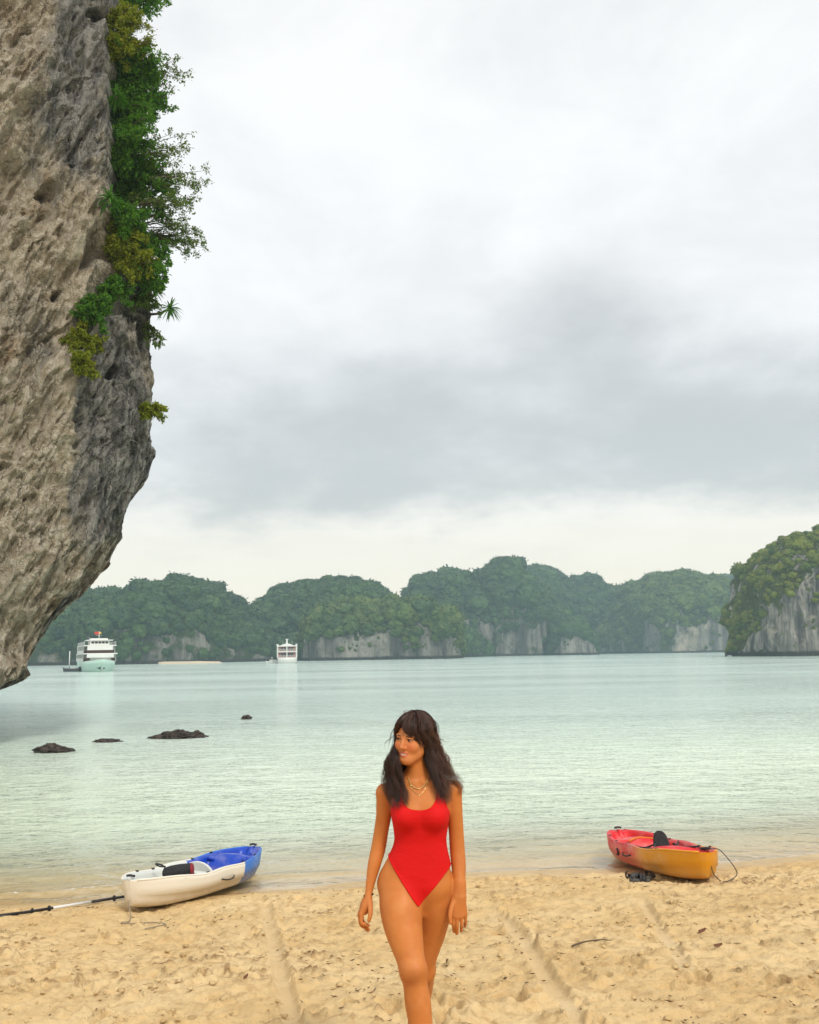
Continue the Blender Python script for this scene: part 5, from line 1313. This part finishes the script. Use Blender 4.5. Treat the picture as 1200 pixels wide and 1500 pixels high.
# cruise boat seen from the stern
s2, c2_ = ship_root('cruise_boat', 421, 971.6, .127 - .02, 'white two deck cruise boat with open brown decks and a tall mast seen from astern'); s2.location[0] -= 12 * .12; s2.location[1] += 12
MB().loft(hull_loft(27, 7.1, 2.1, .6, .35), True, True).build('hull', MAT['ship_white'], s2, True)
MB().box(-3.5, 3.5, -13.45, -13.39, -.3, .22).build('boot_stripe', MAT['ship_dark'], s2)
for z_, hh in ((2.1, 1.9), (4.45, 1.6)):
    MB().box(-3.05, 3.05, -12.5, 9, z_, z_ + hh - .002).build('cabin', MAT['ship_red'], s2)
    for i in range(4): MB().box(-2.2 + i * 1.15, -1.25 + i * 1.15, -12.57, -12.51, z_ + .35, z_ + hh - .3).build('window', MAT['ship_glass'], s2)
    MB().box(-3.65, 3.65, -13.4, 9.6, z_ + hh, z_ + hh + .42).build('deck', MAT['ship_white'], s2, False, .05)
    for x_ in (-3.45, 0, 3.45): MB().box(x_ - .17, x_ + .17, -13.3, -12.95, z_, z_ + hh - .002).build('post', MAT['ship_white'], s2)
    for sg in (-1, 1):
        for y_ in (-8, -4, 0, 4, 8): MB().box(sg * 3.45 - .1, sg * 3.45 + .1, y_ - .1, y_ + .1, z_, z_ + hh - .002).build('post', MAT['ship_white'], s2)
    rail(s2, -3.4, -13.2, 3.4, -13.2, z_, .8, 10)
MB().loft([[(-2.4, y_, 6.5), (-.9, y_, 7.1), (.9, y_, 7.1), (2.4, y_, 6.5)] for y_ in (-12.5, -2)]).build('awning', MAT['ship_white'], s2)
for x_ in (-3.45, 3.45): MB().box(x_ - .35, x_ + .35, -13.3, -11.5, 6.472, 7.0).build('locker', MAT['ship_white'], s2, False, .08)
MB().loft([[(-r, -12.9, z_), (r, -12.9, z_), (r, -12.3, z_), (-r, -12.3, z_)] for z_, r in ((6.48, .5), (7.2, .42), (7.6, .3), (8.6, .26))]).build('mast', MAT['ship_white'], s2); MB().box(-.55, .55, -12.8, -12.4, 8.6, 8.8).build('mast_head', MAT['ship_white'], s2)
for x_ in (-1.6, 1.8): MB().tube([(x_, -9, 7.0), (x_, -9, 8.2)], .06, 5).build('aerial', MAT['steel'], s2)


def tender(px, py, L, B, yaw_, hm_, label, pole=0.0, canopy=True):
    c = PW(px, py); o = empty('tender', (c[0], c[1], 0), label, 'boat', None, (0, 0, yaw_))
    MB().loft(hull_loft(L, B, .65, .35, .4, -.3), True, True).build('hull', hm_, o, True)
    if canopy:
        MB().box(-B * .38, B * .38, -L * .30, L * .18, .652, 1.25).build('cabin', MAT['ship_white'], o, False, .06)
        for i in range(3): MB().box(-B * .30 + i * B * .22, -B * .14 + i * B * .22, -L * .30 - .03, -L * .30 + .02, .85, 1.12).build('window', MAT['ship_glass'], o)
        MB().box(-B * .45, B * .45, -L * .36, L * .24, 1.252, 1.36).build('roof', MAT['ship_white'], o, False, .03)
    else:
        for y_ in (-.2, .15): MB().box(-B * .42, B * .42, L * y_ - .15, L * y_ + .15, .45, .72).build('thwart', MAT['ship_brown'], o)
        MB().box(-.25, .25, -L / 2 - .25, -L / 2 + .15, .2, 1.1).build('outboard', MAT['ship_dark'], o, False, .05)
    if pole: MB().tube([(-.4, .2, .5), (-.4, .2, pole)], .11, 6).build('pole', MAT['ship_white'], o, True)
tender(104, 984, 4.6, 1.9, 1.25, MAT['ship_dark'], 'small dark open tender with a white pole beside the mint ship', 4.6, False)
tender(399, 971.8, 5.0, 2.3, 1.9, MAT['ship_white'], 'small white cabin tender moored beside the two deck boat', 2.4)

# ------------------------------------------------------------------ plants growing out of the cliff
MAT['lf_dark'] = mat_leaf('dark_leaves', (.045, .16, .016), (.17, .38, .03), (.14, .33, .025), .5)
MAT['lf_yel'] = mat_leaf('yellow_green_leaves', (.17, .25, .015), (.38, .40, .025), (.28, .30, .02), .45)
MAT['lf_airy'] = mat_leaf('olive_leaves', (.08, .17, .024), (.20, .30, .04), (.14, .20, .035), .45)
MAT['lf_ros'] = mat_leaf('strap_leaves', (.045, .16, .014), (.11, .28, .026), (.08, .22, .018), .35)
cl_bvh = BVHTree.FromPolygons([tuple(v) for v in q_all] if 'q_all' in globals() else [tuple(v.co) for v in cliff.data.vertices], [tuple(p_.vertices) for p_ in cliff.data.polygons])


def on_cliff(px, py):
    d = ray(px, py); d = d / np.linalg.norm(d); h = cl_bvh.ray_cast(Vector(CAM), Vector(d))
    return np.array(h[0]) if h[0] is not None else P(px, py, 36.0)


def leaf_mesh(name, C, A, N_, Ln, Wd, mat, parent, tone):
    """leaves as folded lozenges: centre, axis, side, length, width"""
    n = len(C); B_ = np.cross(A, N_); B_ /= np.maximum(np.linalg.norm(B_, axis=1), 1e-6)[:, None]
    base = C - A * (Ln * .5)[:, None]; tip = C + A * (Ln * .5)[:, None] - N_ * (Ln * .12)[:, None]
    V = np.stack([base, C + B_ * (Wd * .5)[:, None] + N_ * (Wd * .18)[:, None], tip, C - B_ * (Wd * .5)[:, None] + N_ * (Wd * .18)[:, None]], 1).reshape(-1, 3)
    i = np.arange(n)[:, None] * 4; Q = np.vstack([np.hstack([i, i + 1, i + 2]), np.hstack([i, i + 2, i + 3])])
    return mesh_np(name, V, Q, mat, parent, False, {'tone': ('FLOAT', np.repeat(tone, 4))})


def unit(v): return v / np.maximum(np.linalg.norm(v, axis=-1, keepdims=True), 1e-9)


def shrub(root_px, ctr_px, rpx, kind, seed, label, density=1.0, hang=0.0):
    rg = np.random.default_rng(seed); rt = on_cliff(*root_px); m2 = rt[1] / F_PX
    ctr = P(ctr_px[0], ctr_px[1], rt[1] - .15); R = rpx * m2
    o = empty('shrub', rt, label, 'shrub', 'shrubs rooted in the cliff')
    mat = MAT[{'d': 'lf_dark', 'y': 'lf_yel', 'a': 'lf_airy'}[kind]]; ls = {'d': .15, 'y': .13, 'a': .11}[kind]
    st = MB(); LC, LA = [], []
    nb_ = {'d': 17, 'y': 16, 'a': 13}[kind]
    for i in range(nb_):
        e = unit(rg.normal(size=3)) * R * rg.uniform(.55, 1.12) * np.array([1, .8, .95]); e[2] -= hang * R * .4
        end = ctr + e; midp = rt * .45 + end * .55 + np.array([0, 0, R * rg.uniform(-.05, .3)]) + rg.normal(size=3) * R * .12
        br_ = curve_pts([rt - np.array([.15, -.15, 0]), rt * .8 + midp * .2 + rg.normal(size=3) * .05, midp, end], 9) - rt
        st.tube(br_, np.linspace(.045, .008, 9) * (.5 + R * .35), 5)
        for k in range(int(6 * density) + 3):                      # twigs with leaves at the outer half
            t_ = 1.0 if k < 2 else rg.uniform(.45, 1.0); b0 = br_[int(t_ * 8)]; tw = unit(rg.normal(size=3) + np.array([.35, 0, .15]) + unit(b0) * .5) * R * rg.uniform(.18, .42)
            tp = b0 + tw; st.tube([b0, b0 + tw * .5 + np.array([0, 0, .02]), tp], [.009, .006, .003], 4, False)
            nl = int({'d': 24, 'y': 26, 'a': 17}[kind] * density)
            f_ = rg.uniform(.1, 1.1, nl)[:, None]; c = b0 + tw * f_ + rg.normal(size=(nl, 3)) * R * {'d': .095, 'y': .085, 'a': .075}[kind]
            LC.append(c); LA.append(unit(rg.normal(size=(nl, 3)) + unit(tw) * .9 + np.array([0, 0, -.25 - hang])))
    C = np.vstack(LC); A = np.vstack(LA); n = len(C)
    N_ = unit(rg.normal(size=(n, 3)) * .7 + np.array([0.1, -.3, .9])); N_ = unit(N_ - A * (N_ * A).sum(1)[:, None])
    Ln = ls * rg.uniform(.6, 1.35, n); leaf_mesh('foliage', C, A, N_, Ln, Ln * rg.uniform(.38, .6, n), mat, o, rg.random(n))
    st.build('branches', MAT['bark'], o, True)


def rosette(px, py, rpx, seed, label, out=.5, nl=60):
    """screw-pine like tuft of long strap leaves on a short stem"""
    rg = np.random.default_rng(seed); rt = on_cliff(min(px - 12, 215 if py > 400 else 185), py + 6); ctr = P(px, py, rt[1] - .5); R = rpx * ctr[1] / F_PX
    o = empty('rosette_plant', rt, label, 'plant', 'spiky rosette plants on the cliff')
    MB().tube(curve_pts([np.array([-.2, .2, 0]), (ctr - rt) * .5 + np.array([0, 0, -.12]), ctr - rt], 8), np.linspace(.06, .035, 8), 7).build('stem', MAT['bark'], o, True)
    V, Q, T_ = [], [], []
    for i in range(nl):
        a = rg.uniform(0, 6.283); el = math.asin(rg.uniform(-.35, .98)); d = np.array([math.cos(el) * math.cos(a), math.cos(el) * math.sin(a), math.sin(el)]); L = R * rg.uniform(.75, 1.12)
        sd = unit(np.cross(d, [0, 0, 1.0]) + 1e-6); w_ = L * .075; b0 = len(V)
        for k, t_ in enumerate(np.linspace(0, 1, 6)):
            c = (ctr - rt) + d * L * t_ + np.array([0, 0, -.55 * L * t_ ** 2.2 * math.cos(el)]); ww = w_ * (1 - t_) ** .6 * (.55 + t_) if t_ < .99 else .002
            V += [c - sd * ww, c - np.array([0, 0, ww * .5]), c + sd * ww]
            if k: p0 = b0 + (k - 1) * 3; Q += [(p0, p0 + 1, p0 + 4, p0 + 3), (p0 + 1, p0 + 2, p0 + 5, p0 + 4)]
        T_ += [rg.random()] * 18
    mesh_np('foliage', np.array(V), np.array(Q), MAT['lf_ros'], o, True, {'tone': ('FLOAT', np.array(T_))})


ORD = ['topmost'] + 'second third fourth fifth sixth seventh eighth ninth tenth eleventh twelfth thirteenth fourteenth fifteenth sixteenth seventeenth'.split(); seen = {'d': 0, 'y': 0, 'a': 0}
LB = {'d': 'dense dark green shrub on the cliff edge', 'y': 'yellow green leafy shrub hugging the cliff', 'a': 'airy olive shrub reaching out from the cliff'}
for i, a in enumerate([((165, -110), (190, -115), 50, 'd'), ((170, -50), (205, -55), 44, 'd'), ((178, 0), (212, -2), 36, 'd'), ((162, 30), (182, 30), 32, 'y'), ((162, 65), (186, 66), 32, 'y'), ((168, 92), (204, 88), 36, 'd'), ((180, 118), (244, 108), 32, 'a'), ((168, 130), (196, 134), 36, 'd'),
                       ((172, 150), (222, 152), 28, 'd'), ((165, 165), (198, 168), 34, 'd'), ((168, 200), (205, 198), 32, 'd'), ((178, 235), (246, 224), 40, 'a'), ((166, 235), (190, 232), 32, 'd'), ((180, 262), (266, 256), 40, 'a'), ((172, 258), (226, 262), 32, 'd'), ((170, 280), (206, 290), 38, 'd'), ((182, 300), (258, 296), 32, 'a'), ((164, 318), (190, 325), 30, 'd'),
                       ((184, 335), (248, 338), 38, 'a'), ((186, 350), (288, 350), 28, 'a'), ((160, 352), (186, 358), 32, 'y'), ((168, 392), (196, 390), 30, 'y'), ((176, 345), (222, 372), 26, 'd'), ((180, 398), (226, 398), 28, 'd'), ((150, 425), (172, 424), 26, 'd'), ((126, 452), (140, 456), 27, 'd'), ((112, 505), (122, 500), 26, 'y'), ((112, 530), (124, 532), 22, 'y'),
                       ((200, 440), (214, 448), 20, 'a')]):
    seen[a[3]] += 1
    shrub(a[0], a[1], a[2], a[3], 40 + i, LB[a[3]] + ', ' + ORD[seen[a[3]] - 1] + (' of its kind' if seen[a[3]] == 1 else ' from the top'))
shrub((205, 602), (222, 600), 19, 'y', 90, 'small leafy sprig alone low on the bare grey cliff', .8)
shrub((212, 470), (226, 490), 16, 'a', 91, 'thin trailing plant hanging down the cliff below the shrubs', .6, 1.0)
RL = 'spiky green rosette of strap leaves on the cliff'
RO = ['the largest and brightest one', 'close against the grey buttress', 'small one out among airy twigs', 'lowest one, on a stem', 'just above the lowest one', 'highest one', 'second highest one', 'small one above the yellow green shrubs', 'small one below the largest']
for i, a in enumerate([(204, 252, 36), (160, 290, 27), (246, 276, 22), (249, 452, 22), (223, 424, 22), (172, 140, 24), (186, 148, 24), (215, 352, 22), (236, 312, 20)]):
    rosette(*a, 200 + i, RL + ', ' + RO[i])

# ------------------------------------------------------------------ litter on the sand
m, t, b = material('dry_litter'); at = t.attr('tone').outputs['Fac']
t.put(b.inputs['Base Color'], t.mix(at, (.06, .034, .018), (.28, .165, .08))); b.inputs['Roughness'].default_value = .85; MAT['litter'] = m
rl = np.random.default_rng(77); V, Q, T_ = [], [], []; n_ = 0
cand = []
while len(cand) < 2300:
    y_ = 3.3 + 9.0 * rl.random() ** 1.1; x_ = (rl.random() * 1.3 - .65) * max(y_, 4)
    if y_ < shore_y(x_) - .5: cand.append((x_, y_, 0))
cand = np.array(cand); keep = fbm(cand * np.array([.55, .9, 1]), 3, seed=91) + rl.normal(0, .18, len(cand)) > .02
for (x_, y_, _z) in cand[keep]:
    tw = rl.random() < .6; L = rl.uniform(.006, .019) * (2.0 if tw else 1); W = L * (.10 if tw else rl.uniform(.3, .7)); a = rl.uniform(0, 6.283)
    d = np.array([math.cos(a), math.sin(a), 0]); s_ = np.array([-math.sin(a), math.cos(a), 0]); c = np.array([x_, y_, sand_z(x_, y_) + .002 + .3 * W]); b0 = len(V)
    lift = rl.uniform(.0, .5) * L * (.3 if tw else 1)
    j_ = rl.uniform(-.45, .45, 4) * L; V += [c - d * L, c + d * j_[0] + s_ * W + np.array([0, 0, lift]), c + d * L + s_ * j_[1] * .6 + np.array([0, 0, lift * .6]), c + d * j_[2] - s_ * W * rl.uniform(.1, .9), c + np.array([0, 0, -.006])]; T_ += [rl.random()] * 5
    Q += [(b0, b0 + 1, b0 + 3), (b0 + 1, b0 + 2, b0 + 3), (b0, b0 + 4, b0 + 1), (b0 + 1, b0 + 4, b0 + 2), (b0 + 2, b0 + 4, b0 + 3), (b0 + 3, b0 + 4, b0)]
tag(mesh_np('leaf_litter', np.array(V), np.array(Q), MAT['litter'], None, False, {'tone': ('FLOAT', np.array(T_))}), 'scattered bits of dry leaf and twig on the sand', 'litter', kind='stuff')
# crumbs of sand kicked up round the footprints
V, Q = [], []; oc = np.array([(1, 0, 0), (-1, 0, 0), (0, 1, 0), (0, -1, 0), (0, 0, 1), (0, 0, -.6), (.6, .6, .5), (-.6, .5, .55), (.1, -.7, .6)])
of = [(0, 6, 8), (6, 4, 8), (6, 2, 7), (6, 7, 4), (7, 1, 8), (7, 8, 4), (2, 1, 7), (1, 3, 8), (3, 0, 8), (0, 2, 6), (0, 5, 2), (2, 5, 1), (1, 5, 3), (3, 5, 0)]
cand = []
while len(cand) < 5200:
    y_ = 3.3 + 8.9 * rl.random() ** 1.2; x_ = (rl.random() * 1.3 - .65) * max(y_, 4)
    if y_ < shore_y(x_) - .55: cand.append((x_, y_, 0))
cand = np.array(cand); keep = fbm(cand * np.array([2.2, 2.8, 1]), 3, seed=191) + rl.normal(0, .2, len(cand)) > .12
for (x_, y_, _z) in cand[keep]:
    r = .005 + .018 * rl.random() ** 3; b0 = len(V); k = rl.uniform(.7, 1.3, (9, 3)); a = rl.uniform(0, 6.28); ca, sa = math.cos(a), math.sin(a)
    pts = oc * k * r * np.array([1.3, 1.3, .8]); pts = np.stack([pts[:, 0] * ca - pts[:, 1] * sa, pts[:, 0] * sa + pts[:, 1] * ca, pts[:, 2]], 1) + np.array([x_, y_, sand_z(x_, y_) + r * .25])
    V += list(pts); Q += [tuple(i + b0 for i in f_) for f_ in of]
tag(mesh_np('sand_crumbs', np.array(V), np.array(Q), MAT['sand'], None, True), 'small crumbs of sand strewn over the beach', 'sand crumbs', kind='stuff')
# a dry twig and a fallen leaf that stand out
tw = on_sand(838, 1390, .01); te = on_sand(897, 1386, .02); o = tag(MB().tube(curve_pts([tw - tw, (te - tw) * .3 + np.array([0, .02, .012]), (te - tw) * .7 + np.array([0, -.01, .02]), te - tw], 16), np.linspace(.0075, .003, 16), 7).build('twig', MAT['bark'], None, True), 'long dry brown twig lying alone on the open sand', 'twig'); o.location = tw
MB().tube([(te - tw) * .55 + np.array([0, 0, .012]), (te - tw) * .72 + np.array([.0, -.05, .03])], [.004, .002], 6).build('side_shoot', MAT['bark'], o, True)
for (px, py, sz, rot, lb) in ((1029, 1368, .040, .5, 'curled reddish brown fallen leaf on the trampled sand'), (360, 1448, .028, 1.2, 'small dark fallen leaf beside a footprint'), (1053, 1395, .032, .2, 'narrow grey brown dry leaf lying flat')):
    c = on_sand(px, py, .012); rings = []
    for t_ in np.linspace(0, 1, 12):
        w_ = sz * .36 * math.sin(math.pi * min(1, t_ * .97 + .02)) ** .8; rings.append([(sz * (t_ - .5) * 2, w_ * u_, .030 * u_ * u_ * (sz / .07) + .02 * (t_ - .5) ** 2 + e) for u_, e in ((-1, 0), (-.5, 0), (0, 0), (.5, 0), (1, 0), (.5, -.003), (0, -.003), (-.5, -.003))])
    lf = MB().loft(rings).build('fallen_leaf', plain('dry_leaf', (.20, .075, .035), .7, var=.4, vscale=25), None, True); lf.location = c; lf.rotation_euler = (.1, -.12, rot); tag(lf, lb, 'leaf', 'fallen leaves on the sand')
